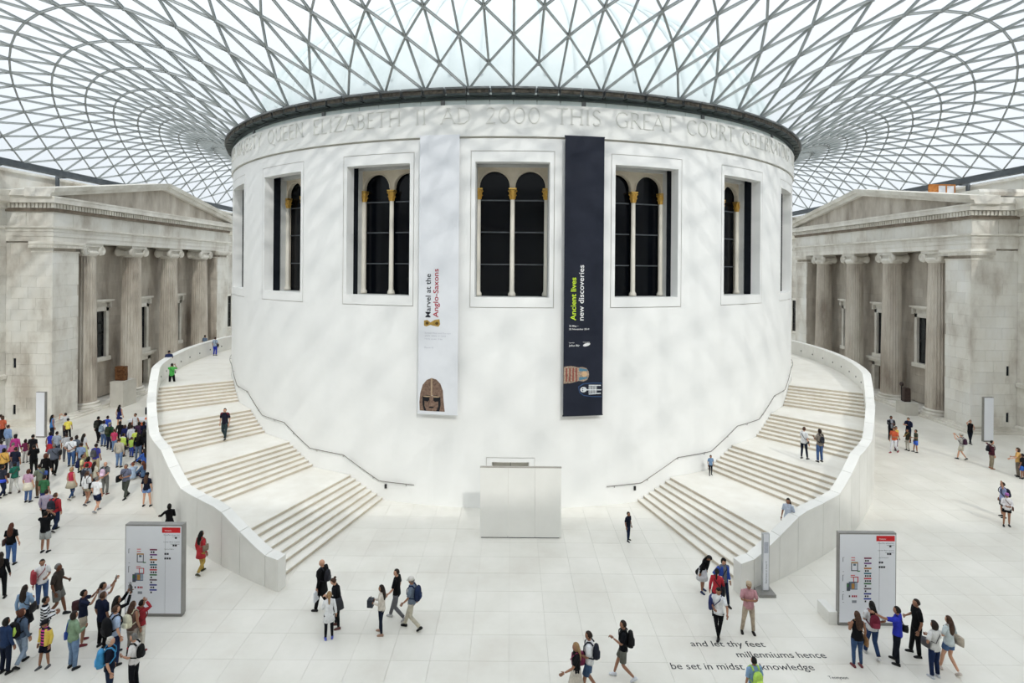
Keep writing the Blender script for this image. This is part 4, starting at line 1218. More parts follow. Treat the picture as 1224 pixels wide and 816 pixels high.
def skin_mesh(chains, sub=1, root=0):
    """chains: list of [(pos, rx, ry)], first point of later chains may reuse index by equality"""
    verts, edges, rad_, idx = [], [], [], {}
    for ch in chains:
        prev = None
        for p, rx, ry in ch:
            key = tuple(round(c, 4) for c in p)
            if key not in idx:
                idx[key] = len(verts); verts.append(key); rad_.append((rx, ry))
            k = idx[key]
            if prev is not None and prev != k: edges.append((prev, k))
            prev = k
    me = bpy.data.meshes.new('skin'); me.from_pydata(verts, edges, [])
    o = bpy.data.objects.new('skin', me); COL.objects.link(o)
    m = o.modifiers.new('s', 'SKIN'); m.use_smooth_shade = True
    sv = me.skin_vertices[0].data
    for k, r in enumerate(rad_): sv[k].radius = r
    for k in range(len(verts)): sv[k].use_root = (k == root)
    if sub:
        s = o.modifiers.new('u', 'SUBSURF'); s.levels = sub; s.render_levels = sub
    dg = bpy.context.evaluated_depsgraph_get()
    e = bpy.data.meshes.new_from_object(o.evaluated_get(dg))
    vs = [tuple(v.co) for v in e.vertices]; fs = [tuple(p.vertices) for p in e.polygons]
    bpy.data.objects.remove(o); bpy.data.meshes.remove(me); bpy.data.meshes.remove(e)
    return vs, fs
# right hand template: wrist at origin, fingers along -z, palm facing -x (towards the thigh), thumb to +y
def hand_template(curl):
    palm = [((0, 0, 0), .026, .022), ((0, .0, -.045), .036, .017), ((0, .0, -.085), .040, .015)]
    chains = [palm]
    for k, (yy, L) in enumerate(((.030, .070), (.010, .080), (-.011, .074), (-.031, .058))):
        a = curl
        p = [((0, .0, -.085), .040, .015), (( -.002, yy, -.098), .0095, .0095)]
        x, z = -.002, -.098
        for q in range(3):
            x -= sin(a * (q + 1) * .6) * L / 3; z -= cos(a * (q + 1) * .6) * L / 3
            p.append(((x, yy * 1.05, z), .0088 - q * .001, .0088 - q * .001))
        chains.append(p)
    chains.append([((0, 0, 0), .026, .022), ((-.006, .034, -.038), .013, .013), ((-.012, .052, -.066), .010, .010), ((-.016, .056, -.09), .008, .008)])
    return skin_mesh(chains, 0)
HANDS = [hand_template(.25), hand_template(.9)]

def basis(zdir, ydir):
    z = zdir.normalized(); y = (ydir - z * ydir.dot(z))
    if y.length < 1e-4: y = Vector((0, 1, 0)) - z * z.y
    if y.length < 1e-4: y = Vector((1, 0, 0))
    y.normalize(); x = y.cross(z)
    return Matrix((x, y, z)).transposed()

ARMS = {   # (elbow, hand) for the right arm (+x), torso frame, metres for a 1.70 m adult
 'down': ((.245, -.03, 1.12), (.25, .04, .88)), 'back_swing': ((.235, -.12, 1.14), (.24, -.10, .90)), 'fwd_swing': ((.235, .06, 1.13), (.22, .22, .96)),
 'front': ((.24, .02, 1.14), (.10, .26, 1.12)), 'hold': ((.24, .06, 1.15), (.12, .30, 1.24)), 'photo': ((.25, .22, 1.30), (.10, .36, 1.52)), 'high': ((.24, .24, 1.45), (.12, .34, 1.68)),
 'hips': ((.36, -.06, 1.18), (.19, .06, 1.04)), 'behind': ((.27, -.14, 1.15), (.05, -.20, 1.00)), 'head': ((.30, .14, 1.52), (.12, .10, 1.66)), 'crossed': ((.24, .08, 1.14), (-.08, .22, 1.20)),
 'point': ((.36, .26, 1.40), (.44, .50, 1.48)), 'side': ((.44, .02, 1.32), (.68, .02, 1.34)), 'wave': ((.30, .16, 1.20), (.34, .40, 1.12)), 'knees': ((.22, .26, 1.12), (.14, .42, .98)), 'up': ((.24, .1, 1.62), (.16, .16, 1.86)), 'droop': ((.23, .05, 1.13), (.22, .10, .88))}
LEGS = {   # per leg: (knee, ankle) offsets for right leg; pair (right, left)
 'stand': (((.105, .015, .49), (.115, -.02, .085)), ((.105, .015, .49), (.115, -.02, .085))),
 'wide': (((.15, .01, .49), (.20, -.02, .085)), ((.13, .02, .49), (.16, -.0, .085))),
 'walk': (((.10, .14, .52), (.10, .26, .10)), ((.10, .02, .47), (.10, -.30, .16))),
 'walk2': (((.10, .04, .47), (.10, -.22, .14)), ((.10, .10, .51), (.10, .18, .09))),
 'step': (((.10, .16, .56), (.10, .14, .22)), ((.10, .0, .47), (.10, -.10, .085))),
 'relax': (((.11, .06, .50), (.14, .10, .085)), ((.10, .0, .49), (.11, -.03, .085))),
 'cross': (((.06, .04, .49), (-.02, .06, .085)), ((.06, .0, .49), (.0, -.03, .085))),
 'sit': (((.16, .40, .42), (.16, .62, .085)), ((.12, .44, .36), (.14, .74, .085))),
 'sitL': (((.10, .44, .16), (.10, .88, .075)), ((.12, .42, .30), (.12, .72, .085)))}
PEOPLE_SPEC = []
def person(x, y, z0, h, face, label, legs='stand', ra='down', la='down', lean=0, top=None, topc='#222222', sleeve='short', bot='trousers', botc='#222c3c', hair='short', hairc='dark', skin='m', shoe='#1c1c1e', girl=False, hat=None, headturn=0, nod=0, vest=None, sit=False, stripes=None, fat=1.0, group=None):
    k = h / 1.70
    E = empty('person', (x, y, z0), rad(face), label=label, cat='person')
    if group: E['group'] = group
    drop = -.74 if sit else 0.0
    wf = (.90 if girl else 1.0) * fat
    Rl = Matrix.Rotation(-rad(lean), 4, 'X')
    piv = Vector((0, 0, .93))
    def T(p):                 # torso-frame point -> person frame
        p = Vector(p)
        return ((Rl @ (p - piv)) + piv + Vector((0, 0, drop))) * k
    def Lg(p): return Vector(p) * k
    def hipj(s): return Lg((s * .088 * (1.05 if girl else 1), 0, .88 + drop))
    # ---------- body
    L = LEGS[legs]
    arms = []
    for s, nm in ((1, ra), (-1, la)):
        e, hd = ARMS[nm]
        if e is not None:
            arms.append((s, T((s * .178 * wf, 0, 1.395)), T((s * e[0] * (wf if e[0] < .3 else 1), e[1], e[2])), T((s * hd[0], hd[1], hd[2]))))
    pel = T((0, 0, .93))
    c = []
    c.append([(pel, .135 * k, .10 * k), (T((0, 0, 1.06)), .118 * k * wf, .09 * k), (T((0, .0, 1.25)), .14 * k * wf, .10 * k), (T((0, -.005, 1.39)), .095 * k * wf, .06 * k), (T((0, .0, 1.47)), .052 * k, .052 * k), (T((0, .015, 1.53)), .05 * k, .05 * k)])
    for s, sh, el, ha in arms:
        c.append([(T((0, -.005, 1.39)), .095 * k * wf, .06 * k), (sh, .052 * k, .052 * k), ((sh + el) / 2, .046 * k, .046 * k), (el, .038 * k, .038 * k), (el.lerp(ha, .4), .037 * k, .037 * k), (ha, .024 * k, .022 * k)])
    legpts = []
    for s, (kn, an) in ((1, L[0]), (-1, L[1])):
        H_ = hipj(s); K_ = Lg((s * kn[0], kn[1], kn[2])); A_ = Lg((s * an[0], an[1], an[2]))
        if sit: pass
        legpts.append((s, H_, K_, A_))
        c.append([(pel, .135 * k, .10 * k), (H_, .088 * k * fat, .088 * k * fat), (H_.lerp(K_, .5), .074 * k * fat, .074 * k * fat), (K_, .054 * k, .054 * k), (K_.lerp(A_, .35), .054 * k, .054 * k), (A_, .035 * k, .035 * k)])
    vs, fs = skin_mesh(c, 1)
    mb = MB(); mb.add(vs, fs)
    hc = T((0, .022, 1.592))
    Rh = (Rl.to_3x3() @ Matrix.Rotation(rad(headturn), 3, 'Z') @ Matrix.Rotation(-rad(nod), 3, 'X'))
    hs = k * (1.0 if h > 1.45 else 1.12)
    mb.add([hc + Rh @ (Vector(v) * hs) for v in HEAD[0]], HEAD[1])
    hands = {}
    for s, sh, el, ha in arms:
        d = (ha - el).normalized()
        nm = ra if s > 0 else la
        B = basis(-d, Vector((-s * .1, .9, .5)) if nm not in ('photo', 'high', 'hold') else Vector((-s, .2, .2)))
        hv, hf = HANDS[1 if nm in ('photo', 'high', 'hold', 'front', 'behind', 'crossed') else 0]
        mb.add([ha + B @ Vector((v[0] * s, v[1], v[2])) * k for v in hv], hf if s > 0 else [f[::-1] for f in hf])
        hands[s] = (ha, B, d)
    body = mb.out('body', flat(SKINS[skin], .55, .3, name='skin'), E, True)
    # ---------- face
    if abs(((face + headturn + 180) % 360) - 180) > 55 and h * F / max(1, y - CAM_Y) > 30:
        for s in (-1, 1):
            q = MB(); q.lathe([(.004, -.008), (.011, -.004), (.011, .004), (.004, .008)], 8)
            q.v = [tuple(hc + Rh @ (Vector((s * .031 + v[0] * 1.3, .083 + v[2] * .6, .008 + v[1] * .8)) * hs)) for v in q.v]
            q.out('eye', flat((.03, .02, .015), .3, name='eye_dark'), E)
        q = MB(); q.add([hc + Rh @ (Vector(v) * hs) for v in ((-.024, .088, -.058), (0, .098, -.062), (.024, .088, -.058), (0, .098, -.052))], [(0, 1, 2, 3)])
        q.out('mouth', flat(srgb('#7c3c34'), name='lips'), E)
    # ---------- clothes: torso rings (half width, half depth, z)
    def ring(w, d, z, y=0, n=14, T_=T): return [T_((w * cos(2 * PI * i / n), y + d * sin(2 * PI * i / n), z)) for i in range(n)]
    M_T = flat(srgb(topc), .85, .15, 9, .16)
    if stripes:
        M_T = stripe_mat(topc, stripes)
    hem = .86 if top not in ('tunic', 'dress', 'coat', 'crop') else {'tunic': .66, 'dress': .55, 'coat': .62, 'crop': .98}[top]
    q = MB()
    hipw = .168 if girl else .165
    rings = []
    if hem < .8:
        rings.append(ring(hipw * 1.28 * fat, .165, hem)); 
    if hem < .95: rings.append(ring(hipw * 1.06 * fat, .132, max(hem, .86)))
    rings += [ring(hipw * 1.0 * fat, .126, .96 if hem < .96 else 1.0), ring((.135 if girl else .155) * fat, .112, 1.08), ring(.165 * wf, .128 if girl else .124, 1.24, .008), ring(.190 * wf, .118, 1.36), ring(.166 * wf, .098, 1.43), ring(.085, .066, 1.468), ring(.06, .055, 1.485, .008)]
    q.loft(rings)
    if sleeve != 'none':
        t = .55 if sleeve == 'short' else .96
        for s, sh, el, ha in arms:
            pts = [sh + (T((0, 0, 1.39)) - sh) * .28, sh, sh.lerp(el, .5)] + ([sh.lerp(el, .78)] if sleeve == 'short' else [el, el.lerp(ha, .5), el.lerp(ha, .93)])
            rr = [.066, .066, .062] + ([.06] if sleeve == 'short' else [.052, .046, .04])
            q.tube(pts, [r * k * (wf if i_ < 3 else 1) for i_, r in enumerate(rr)], 9)
    o = fix_normals(q.out({'dress': 'dress', 'tunic': 'tunic', 'coat': 'coat'}.get(top, 'shirt'), M_T, E, True))
    if vest:        # open jacket fronts over the shirt
        q = MB()
        for s in (-1, 1):
            n = 7
            rr = []
            for (w, d, z) in ((.19 * fat, .15, .84), (.178 * fat, .142, 1.0), (.183 * wf, .14, 1.22), (.192 * wf, .126, 1.36), (.16 * wf, .10, 1.44)):
                a0, a1 = rad(62), rad(-90)
                out_ = [T((s * w * cos(a0 + (a1 - a0) * i / n), d * sin(a0 + (a1 - a0) * i / n), z)) for i in range(n + 1)]
                inn = [T((s * (w - .014) * cos(a0 + (a1 - a0) * i / n), (d - .014) * sin(a0 + (a1 - a0) * i / n), z)) for i in range(n, -1, -1)]
                rr.append(out_ + inn)
            q.loft(rr)
        for s, sh, el, ha in arms:
            q.tube([sh, sh.lerp(el, .5), el, el.lerp(ha, .5), el.lerp(ha, .9)], [r * k for r in (.074, .068, .058, .052, .047)], 9)
        fix_normals(q.out('jacket', flat(srgb(vest), .8, .2, 9, .15), E, True))
    # ---------- legs
    M_B = flat(srgb(botc), .85, .12, 9, .18)
    if bot in ('trousers', 'shorts', 'leggings', 'capri'):
        q = MB()
        q.loft([[Vector((hipw * .98 * fat * cos(2 * PI * i / 12) * w_, .118 * sin(2 * PI * i / 12) * w_, z + drop)) * k for i in range(12)] for z, w_ in ((.80, .86), (.87, 1.0), (.95, 1.0), (1.0, .93))])
        rr_ = {'trousers': (.098, .086, .070, .064, .058), 'leggings': (.093, .078, .058, .056, .042), 'shorts': (.10, .10), 'capri': (.098, .088, .070, .066)}[bot]
        for s, Hp, Kn, An in legpts:
            a = Hp + Vector((0, 0, .02 * k))
            if bot == 'shorts': pts = [a, Hp.lerp(Kn, .78 if not girl else .42)]
            elif bot == 'capri': pts = [a, Hp.lerp(Kn, .5), Kn, Kn.lerp(An, .35)]
            else: pts = [a, Hp.lerp(Kn, .5), Kn, Kn.lerp(An, .4), Kn.lerp(An, .96)]
            q.tube(pts, [r * k * (fat if i_ < 2 else 1) for i_, r in enumerate(rr_)], 10)
        fix_normals(q.out({'leggings': 'leggings', 'shorts': 'shorts'}.get(bot, 'trousers'), M_B, E, True))
    elif bot == 'skirt':
        q = MB()
        q.loft([[Vector((w * cos(2 * PI * i / 18) * (1 + .05 * (i % 2)), d * sin(2 * PI * i / 18) * (1 + .05 * (i % 2)), z + drop)) * k for i in range(18)] for z, w, d in ((.50, .25, .22), (.7, .215, .18), (.88, .18, .14), (1.0, .15, .12))])
        fix_normals(q.out('skirt', M_B, E, True))
    elif bot == 'longskirt':
        q = MB()
        q.loft([[Vector((w * cos(2 * PI * i / 18) * (1 + .05 * (i % 2)), d * sin(2 * PI * i / 18) * (1 + .05 * (i % 2)), z)) * k for i in range(18)] for z, w, d in ((.20, .24, .24), (.5, .22, .20), (.88, .18, .14), (1.0, .15, .12))])
        fix_normals(q.out('skirt', M_B, E, True))
    for s, Hp, Kn, An in legpts:
        d = (An - Kn).normalized()
        tip = 0
        B = Matrix.Rotation(rad(-6 * s), 3, 'Z')
        if An.z > .11 * k and An.y < 0: B = B @ Matrix.Rotation(-rad(28), 3, 'X')
        q = MB()
        rings = []
        for (yy, w, zt) in ((-.075, .025, .045), (-.06, .036, .07), (0, .040, .085), (.05, .043, .06), (.105, .045, .045), (.14, .036, .035), (.155, .015, .025)):
            rings.append([An + B @ (Vector((w * cx_, yy, z_ if z_ < 0.005 else zt)) - Vector((0, 0, .085))) * k for cx_, z_ in ((-1, 0), (1, 0), (.95, .5), (.5, 1), (-.5, 1), (-.95, .5))])
            rr = rings[-1]
            rings[-1] = [An + B @ (Vector((w * cx_, yy, zt * f_)) - Vector((0, 0, .085))) * k for cx_, f_ in ((-1, 0), (1, 0), (1.0, .55), (.5, 1), (-.5, 1), (-1.0, .55))]
        q.loft(rings)
        fix_normals(q.out('shoe', flat(srgb(shoe), .6, .3), E, True))
    # ---------- hair / hat
    if hair != 'bald':
        M_H = flat(HAIRS[hairc], .6, .25, 30, .3)
        q = MB()
        NU, NV = 14, 9
        pts = []
        big = {'short': 1.08, 'bun': 1.08, 'long': 1.12, 'pony': 1.09, 'curly': 1.30, 'bob': 1.16}[hair]
        low = {'short': -.30, 'bun': -.35, 'long': -.85, 'pony': -.35, 'curly': -.75, 'bob': -.8}[hair]
        rings = []
        for j in range(NV + 1):
            ph = .08 + (PI - .16) * j / NV
            rg = []
            for i in range(NU):
                th = 2 * PI * i / NU
                x, y_, z = cos(th) * sin(ph), sin(th) * sin(ph), cos(ph)
                sc_ = big
                face_ = y_ > .25 and z < .52
                if face_ or z < low: sc_ = .80
                rg.append(hc + Rh @ (Vector((x * .080 * sc_, y_ * .100 * sc_ - .006, z * .120 * (sc_ if sc_ > 1 else .9) + .004)) * hs))
            rings.append(rg)
        q.loft(rings)
        if hair == 'long':
            bk = [((0, -.075, .02), .075, .045), ((0, -.10, -.10), .095, .05), ((0, -.115, -.22), .11, .05), ((0, -.125, -.33), .085, .04), ((0, -.12, -.40), .04, .02)]
            q.loft([[hc + (Rh if z_ > -.05 else Rl.to_3x3()) @ (Vector((px_ + w * cos(2 * PI * i / 12), py_ + d * sin(2 * PI * i / 12), z_)) * hs) for i in range(12)] for (px_, py_, z_), w, d in bk])
        if hair == 'pony':
            q.tube([hc + Rh @ (Vector(p) * hs) for p in ((0, -.09, .06), (0, -.13, .03), (0, -.14, -.08), (0, -.12, -.2), (0, -.11, -.26))], [.03 * hs, .035 * hs, .035 * hs, .028 * hs, .01 * hs], 8)
        if hair == 'bun':
            q.tube([hc + Rh @ (Vector(p) * hs) for p in ((0, -.08, .07), (0, -.115, .085), (0, -.15, .09), (0, -.16, .095))], [.02 * hs, .045 * hs, .04 * hs, .01 * hs], 8)
        fix_normals(q.out('hair', M_H, E, True))
    if hat:
        M_H = flat(srgb(hat), .8, .2)
        q = MB()
        q.loft([[hc + Rh @ (Vector((r * .088 * cos(2 * PI * i / 14), r * .107 * sin(2 * PI * i / 14), z)) * hs) for i in range(14)] for r, z in ((1.02, .035), (1.04, .08), (.86, .125), (.4, .145), (.05, .15))])
        q.loft([[hc + Rh @ (Vector((x, .09 + yy, .04 + dz)) * hs) for x, yy in ((-.065, -.01), (-.05, .05), (0, .075), (.05, .05), (.065, -.01))] for dz in (-.004, .006)])
        fix_normals(q.out('cap', M_H, E, True))
    info = dict(E=E, T=T, k=k, hands=hands, hc=hc, wf=wf, fat=fat, Rl=Rl)
    return info
def stripe_mat(c0, c1):
    key = ('s', c0, c1)
    if key in MATS: return MATS[key]
    m, nt, b = base_mat('striped_cloth', srgb(c0), .85, .15)
    N, L = nt.nodes, nt.links
    g = N.new('ShaderNodeTexCoord'); s_ = N.new('ShaderNodeSeparateXYZ'); mm = N.new('ShaderNodeMath'); mm.operation = 'MULTIPLY'; mm.inputs[1].default_value = 12.0
    fr = N.new('ShaderNodeMath'); fr.operation = 'FRACT'; gt = N.new('ShaderNodeMath'); gt.operation = 'GREATER_THAN'; gt.inputs[1].default_value = .5
    mx = N.new('ShaderNodeMix'); mx.data_type = 'RGBA'; mx.inputs[6].default_value = (*srgb(c0), 1); mx.inputs[7].default_value = (*srgb(c1), 1)
    L.new(g.outputs['Object'], s_.inputs[0]); L.new(s_.outputs['Z'], mm.inputs[0]); L.new(mm.outputs[0], fr.inputs[0]); L.new(fr.outputs[0], gt.inputs[0]); L.new(gt.outputs[0], mx.inputs[0]); L.new(mx.outputs[2], b.inputs['Base Color'])
    MATS[key] = m
    return m
def bag_root(P, name, label, cat, group=None):
    E = P['E']
    o = empty(name, tuple(E.location), E.rotation_euler.z, label=label, cat=cat)
    if group: o['group'] = group
    return o
def backpack(P, col, label, straps=None, front=False, size=1.0):
    o = bag_root(P, 'backpack', label, 'backpack')
    T, k = P['T'], P['k']
    sgn = 1 if front else -1
    q = MB(); rings = []
    for z, w, d in ((1.00, .10, .05), (1.02, .145, .085), (1.12, .155, .10), (1.28, .15, .09), (1.38, .12, .07), (1.43, .07, .03)):
        zz = 1.22 + (z - 1.22) * size
        rings.append([T((w * size * (abs(cos(a)) ** .6 * (1 if cos(a) > 0 else -1)), sgn * (.115 + .085 * size) + d * size * (abs(sin(a)) ** .6 * (1 if sin(a) > 0 else -1)), zz)) for a in [2 * PI * i / 16 + .01 for i in range(16)]])
    q.loft(rings); fix_normals(q.out('main_sack', flat(srgb(col), .75, .2, 8, .2), o, True))
    q = MB(); rings = []
    for z, w, d in ((1.05, .09, .02), (1.07, .11, .03), (1.18, .11, .03), (1.20, .09, .02)):
        rings.append([T((w * size * cos(2 * PI * i / 12), sgn * (.12 + .175 * size) + d * sin(2 * PI * i / 12), z)) for i in range(12)])
    q.loft(rings); fix_normals(q.out('pocket', flat(tuple(min(1, c * 1.5 + .01) for c in srgb(col)), .75, .2), o, True))
    for s in (-1, 1):
        q = MB(); x = .095 * P['wf']
        q.tube([T((s * x, sgn * .12, 1.40)), T((s * x, sgn * .05, 1.475)), T((s * x, -sgn * .05, 1.465)), T((s * x * 1.15, -sgn * .13, 1.36)), T((s * x * 1.35, -sgn * .135, 1.22)), T((s * x * 1.75, -sgn * .03, 1.10)), T((s * x * 1.4, sgn * .14, 1.07))], .017 * k, 6, flat=1.6)
        fix_normals(q.out('strap', flat(srgb(straps or col), .75, .2), o, True))
    return o
def shoulder_bag(P, col, label, side=1, cross=True, z=.95, y=.02, size=1.0):
    o = bag_root(P, 'shoulder_bag', label, 'bag')
    T, k = P['T'], P['k']
    q = MB(); rings = []
    cxx = side * (.24 * P['fat'])
    for zz, w, d in ((-.13, .04, .10), (-.12, .055, .14), (0, .06, .15), (.11, .05, .14), (.13, .02, .12)):
        rings.append([T((cxx + w * size * cos(2 * PI * i / 12), y + d * size * sin(2 * PI * i / 12), z + zz * size)) for i in range(12)])
    q.loft(rings); fix_normals(q.out('bag_body', flat(srgb(col), .6, .3, 8, .2), o, True))
    s2 = -side if cross else side
    q = MB()
    x2 = s2 * .10 if cross else side * .155
    q.tube([T((cxx, y + .10, z + .12)), T((side * .12, .15, 1.15)), T((x2 * .6, .13, 1.36)), T((x2, 0, 1.49)), T((x2 * .6, -.12, 1.36)), T((side * .12, -.145, 1.15)), T((cxx, y - .10, z + .12))], .014 * k, 5)
    fix_normals(q.out('strap', flat(srgb(col), .6, .3), o))
    return o
def in_hand(P, name, label, cat, col, dims, s=1, off=(0, 0, -.09)):
    """small thing carried in the hand: a bevelled slab"""
    o = bag_root(P, name, label, cat)
    ha, B, d = P['hands'][s]
    c = ha + d * .10 * P['k'] + Vector(off) * P['k']
    x, y, z = dims
    q = MB()
    q.loft([[c + Vector((sx_ * x / 2 * f_, sy_ * y / 2, zz * z / 2)) for sx_, sy_ in ((-1, -1), (1, -1), (1, 1), (-1, 1))] for zz, f_ in ((-1, .92), (-.9, 1), (.9, 1), (1, .92))])
    fix_normals(q.out('body', flat(srgb(col), .4, .4), o))
    if cat == 'phone':
        q = MB(); e = c + Vector((0, -y / 2 - .003, 0)); q.loft([[e + Vector((sx_ * x * .42, yy, sz_ * z * .42)) for sx_, sz_ in ((-1, -1), (1, -1), (1, 1), (-1, 1))] for yy in (-.002, .002)]); fix_normals(q.out('screen', M_BLACK, o))
    else:
        q = MB(); q.tube([c + Vector((-x * .3, 0, z / 2)), c + Vector((-x * .15, 0, z / 2 + .08)), c + Vector((x * .15, 0, z / 2 + .08)), c + Vector((x * .3, 0, z / 2))], .006, 5); q.out('handle', flat(srgb(col), .4, .4), o)
    return o
def from_head(hx, hy, h, z0=0.0):
    """stand a person of height h with the crown at that pixel on the level z0"""
    return ground(hx, hy, z0 + h)

def P(hx, hy, h, face, label, z0=0.0, **k):
    x, y = from_head(hx, hy, h, z0)
    return person(x, y, z0, h, face, label, **k)
GN_ = 'visitors crowded on the floor at left'
# ---- centre floor
p = P(385.5, 669, 1.72, 78, 'person with pale bald head in long black coat walking left, white bag in hand', legs='walk2', ra='down', la='down', top='coat', topc='#101114', sleeve='long', botc='#121214', hair='bald', hairc='white', skin='l', headturn=15, fat=1.12)
backpack(p, '#2a2b33', 'dark grey backpack on the bald person in the black coat', size=.85)
in_hand(p, 'carrier_bag', 'white carrier bag held by the bald person in the black coat', 'bag', '#dfe3ea', (.30, .05, .34), -1, (0, 0, -.16))
p = P(404.5, 690, 1.62, 100, 'person in black cardigan with brown bun bending over the girl in the white top', legs='relax', ra='front', la='hold', lean=12, topc='#15161a', sleeve='long', bot='leggings', botc='#1a1b20', hair='bun', hairc='brown', skin='l', girl=True, nod=25, shoe='#6b3f38')
shoulder_bag(p, '#2c2e35', 'charcoal shoulder bag on the person with the bun', -1, size=1.5, z=.92)
p = P(393.5, 708, 1.45, 20, 'girl with blond ponytail, white long top and blue-pink trainers', legs='stand', top='tunic', topc='#eef0f4', sleeve='long', bot='leggings', botc='#15161d', hair='pony', hairc='blond', skin='l', girl=True, shoe='#5a6ad0', ra='down', la='front')
p = P(456.5, 699.5, 1.55, 85, 'person with long dark hair, cream top and navy jeans walking left', legs='relax', ra='front', la='front', topc='#ddd3c6', sleeve='long', bot='leggings', botc='#182237', hair='long', hairc='dark', skin='m', girl=True, shoe='#b08870')
in_hand(p, 'rolled_jacket', 'dark navy jacket bundled in the arms of the long-haired person in cream', 'jacket', '#1b2333', (.2, .18, .24), -1, (.06, .05, -.04))
p = P(474.5, 680.5, 1.66, 80, 'person in black polo and loose grey trousers striding left', legs='walk', ra='down', la='fwd_swing', topc='#101215', bot='trousers', botc='#6c6d72', hair='short', hairc='dark', skin='l', shoe='#b9b9b9', headturn=30)
p = P(492.5, 690, 1.67, 82, 'person in white cap, grey-blue tee and beige trousers walking left', legs='walk', ra='back_swing', la='fwd_swing', topc='#6f7f93', botc='#c5bda9', hair='short', hairc='grey', hat='#d8d4cc', skin='m', shoe='#191919', nod=10)
backpack(p, '#16294f', 'navy backpack on the person in the white cap', size=1.05)
p = P(751, 612, 1.22, 220, 'small boy in navy tee and jeans standing alone near the drum', legs='relax', topc='#12182b', bot='leggings', botc='#1c2a48', hair='short', hairc='dark', skin='m', shoe='#15161a')
# ---- bottom centre
p = P(689, 768.5, 1.60, 95, 'person with curly blond hair in black top stretching out a hand, magenta jacket', legs='walk', ra='back_swing', la='wave', topc='#15161a', bot='skirt', botc='#c9c1b3', hair='long', hairc='blond', skin='m', girl=True)
shoulder_bag(p, '#8e1d52', 'magenta jacket-like bag slung on the back of the blond person', 1, size=1.5, z=1.1, y=-.12)
p = P(704.5, 755, 1.72, 75, 'person in white tee and denim shorts walking left behind the blond person', legs='walk2', topc='#e4e6ea', bot='shorts', botc='#3d5a80', hair='short', hairc='dark', skin='m', nod=8, ra='down', la='front')
backpack(p, '#1c2230', 'navy backpack on the person in the white tee', size=.85)
p = P(745.5, 742, 1.66, 80, 'person in black tee and grey knee shorts with white trainers walking left', legs='walk', ra='down', la='hold', topc='#10131a', bot='shorts', botc='#66685f', hair='short', hairc='dark', skin='m', shoe='#d9dde6')
backpack(p, '#0f1013', 'black backpack on the person in grey shorts', size=1.0)
# ---- group at the right stair end
p = P(839.5, 657, 1.50, 215, 'person bent forward in black jacket and white skirt, hair falling over the face', legs='relax', lean=28, nod=40, ra='droop', la='droop', topc='#121316', sleeve='long', bot='skirt', botc='#d8d9de', hair='long', hairc='black', skin='m', girl=True, shoe='#27355e', top='tunic')
p = P(864.7, 667, 1.62, 195, 'person in bright blue cardigan over grey shirt, looking down', legs='walk2', ra='hips', la='down', topc='#6f747e', vest='#234fb5', bot='leggings', botc='#18233f', hair='bob', hairc='black', skin='l', girl=True, nod=25, shoe='#2a2320')
shoulder_bag(p, '#15171d', 'small black bag at the hip of the person in the blue cardigan', 1, size=.7)
p = P(857, 680, 1.58, -30, 'person in red jacket with black ponytail seen from behind', legs='stand', topc='#c0142c', sleeve='long', bot='leggings', botc='#17181d', hair='pony', hairc='black', skin='l', girl=True, ra='hold')
shoulder_bag(p, '#14141a', 'black bag on the shoulder of the person in red by the right stairs', 1, size=1.1)
p = P(859, 702.5, 1.62, 150, 'person with short black hair, white shirt and navy jacket over the shoulders', legs='cross', ra='front', la='wave', topc='#e6e8ec', bot='leggings', botc='#111216', hair='bob', hairc='black', skin='m', girl=True, nod=15, shoe='#0e0e10')
shoulder_bag(p, '#1d2a6b', 'navy blue jacket hung over the side of the person in white', 1, size=1.5, z=1.15, y=-.05)
p = P(895, 695.5, 1.64, 172, 'person in beige cap, pink check shirt and beige trousers with folded arms', legs='wide', ra='crossed', la='crossed', topc='#c98f98', botc='#b8a68f', hair='short', hairc='grey', hat='#bfa888', skin='m', nod=-8, shoe='#2b2422', fat=1.05)
p = P(901.5, 786, 1.50, 10, 'boy in light blue shirt and lime backpack at the bottom edge', topc='#7fa6cf', bot='shorts', botc='#3a4152', hair='short', hairc='black', skin='m')
backpack(p, '#b6e53a', 'lime green backpack on the boy at the bottom edge', size=.9)
# ---- right board group
p = P(1025, 731.5, 1.60, 0, 'person with wavy brown hair, black sleeveless top and jeans before the right board', legs='stand', ra='down', la='front', topc='#121317', sleeve='none', bot='leggings', botc='#35527d', hair='long', hairc='brown', skin='m', girl=True, fat=1.08, shoe='#7a3138')
shoulder_bag(p, '#9a6c3b', 'tan handbag of the person in the black sleeveless top', 1, size=1.0, z=.80, y=.0)
p = P(1042.5, 719.5, 1.66, -8, 'person with very long black hair, white top and maroon backpack by the right board', legs='walk2', ra='hips', la='front', topc='#d8dade', bot='trousers', botc='#27406b', hair='long', hairc='black', skin='m', girl=True, shoe='#cfcfcf')
backpack(p, '#7b1936', 'maroon backpack under the very long black hair', size=.9)
p = P(1073, 725.5, 1.68, 45, 'person in royal blue polo pointing at the right board', legs='relax', ra='down', la='point', topc='#1d2fc0', botc='#161a26', hair='short', hairc='black', skin='m', fat=1.1, shoe='#15161a')
in_hand(p, 'folded_map', 'white folded map held by the person in the royal blue polo', 'map', '#e8e9ee', (.2, .02, .26), 1, (0, -.02, -.06))
shoulder_bag(p, '#121316', 'black camera bag on the person in the royal blue polo', 1, size=.8, z=1.0, y=-.12)
p = P(1096, 716.5, 1.70, 75, 'person all in black with glasses standing behind the royal blue polo', legs='relax', ra='front', la='down', topc='#101114', botc='#121317', hair='short', hairc='dark', skin='m', fat=1.08, shoe='#17171a')
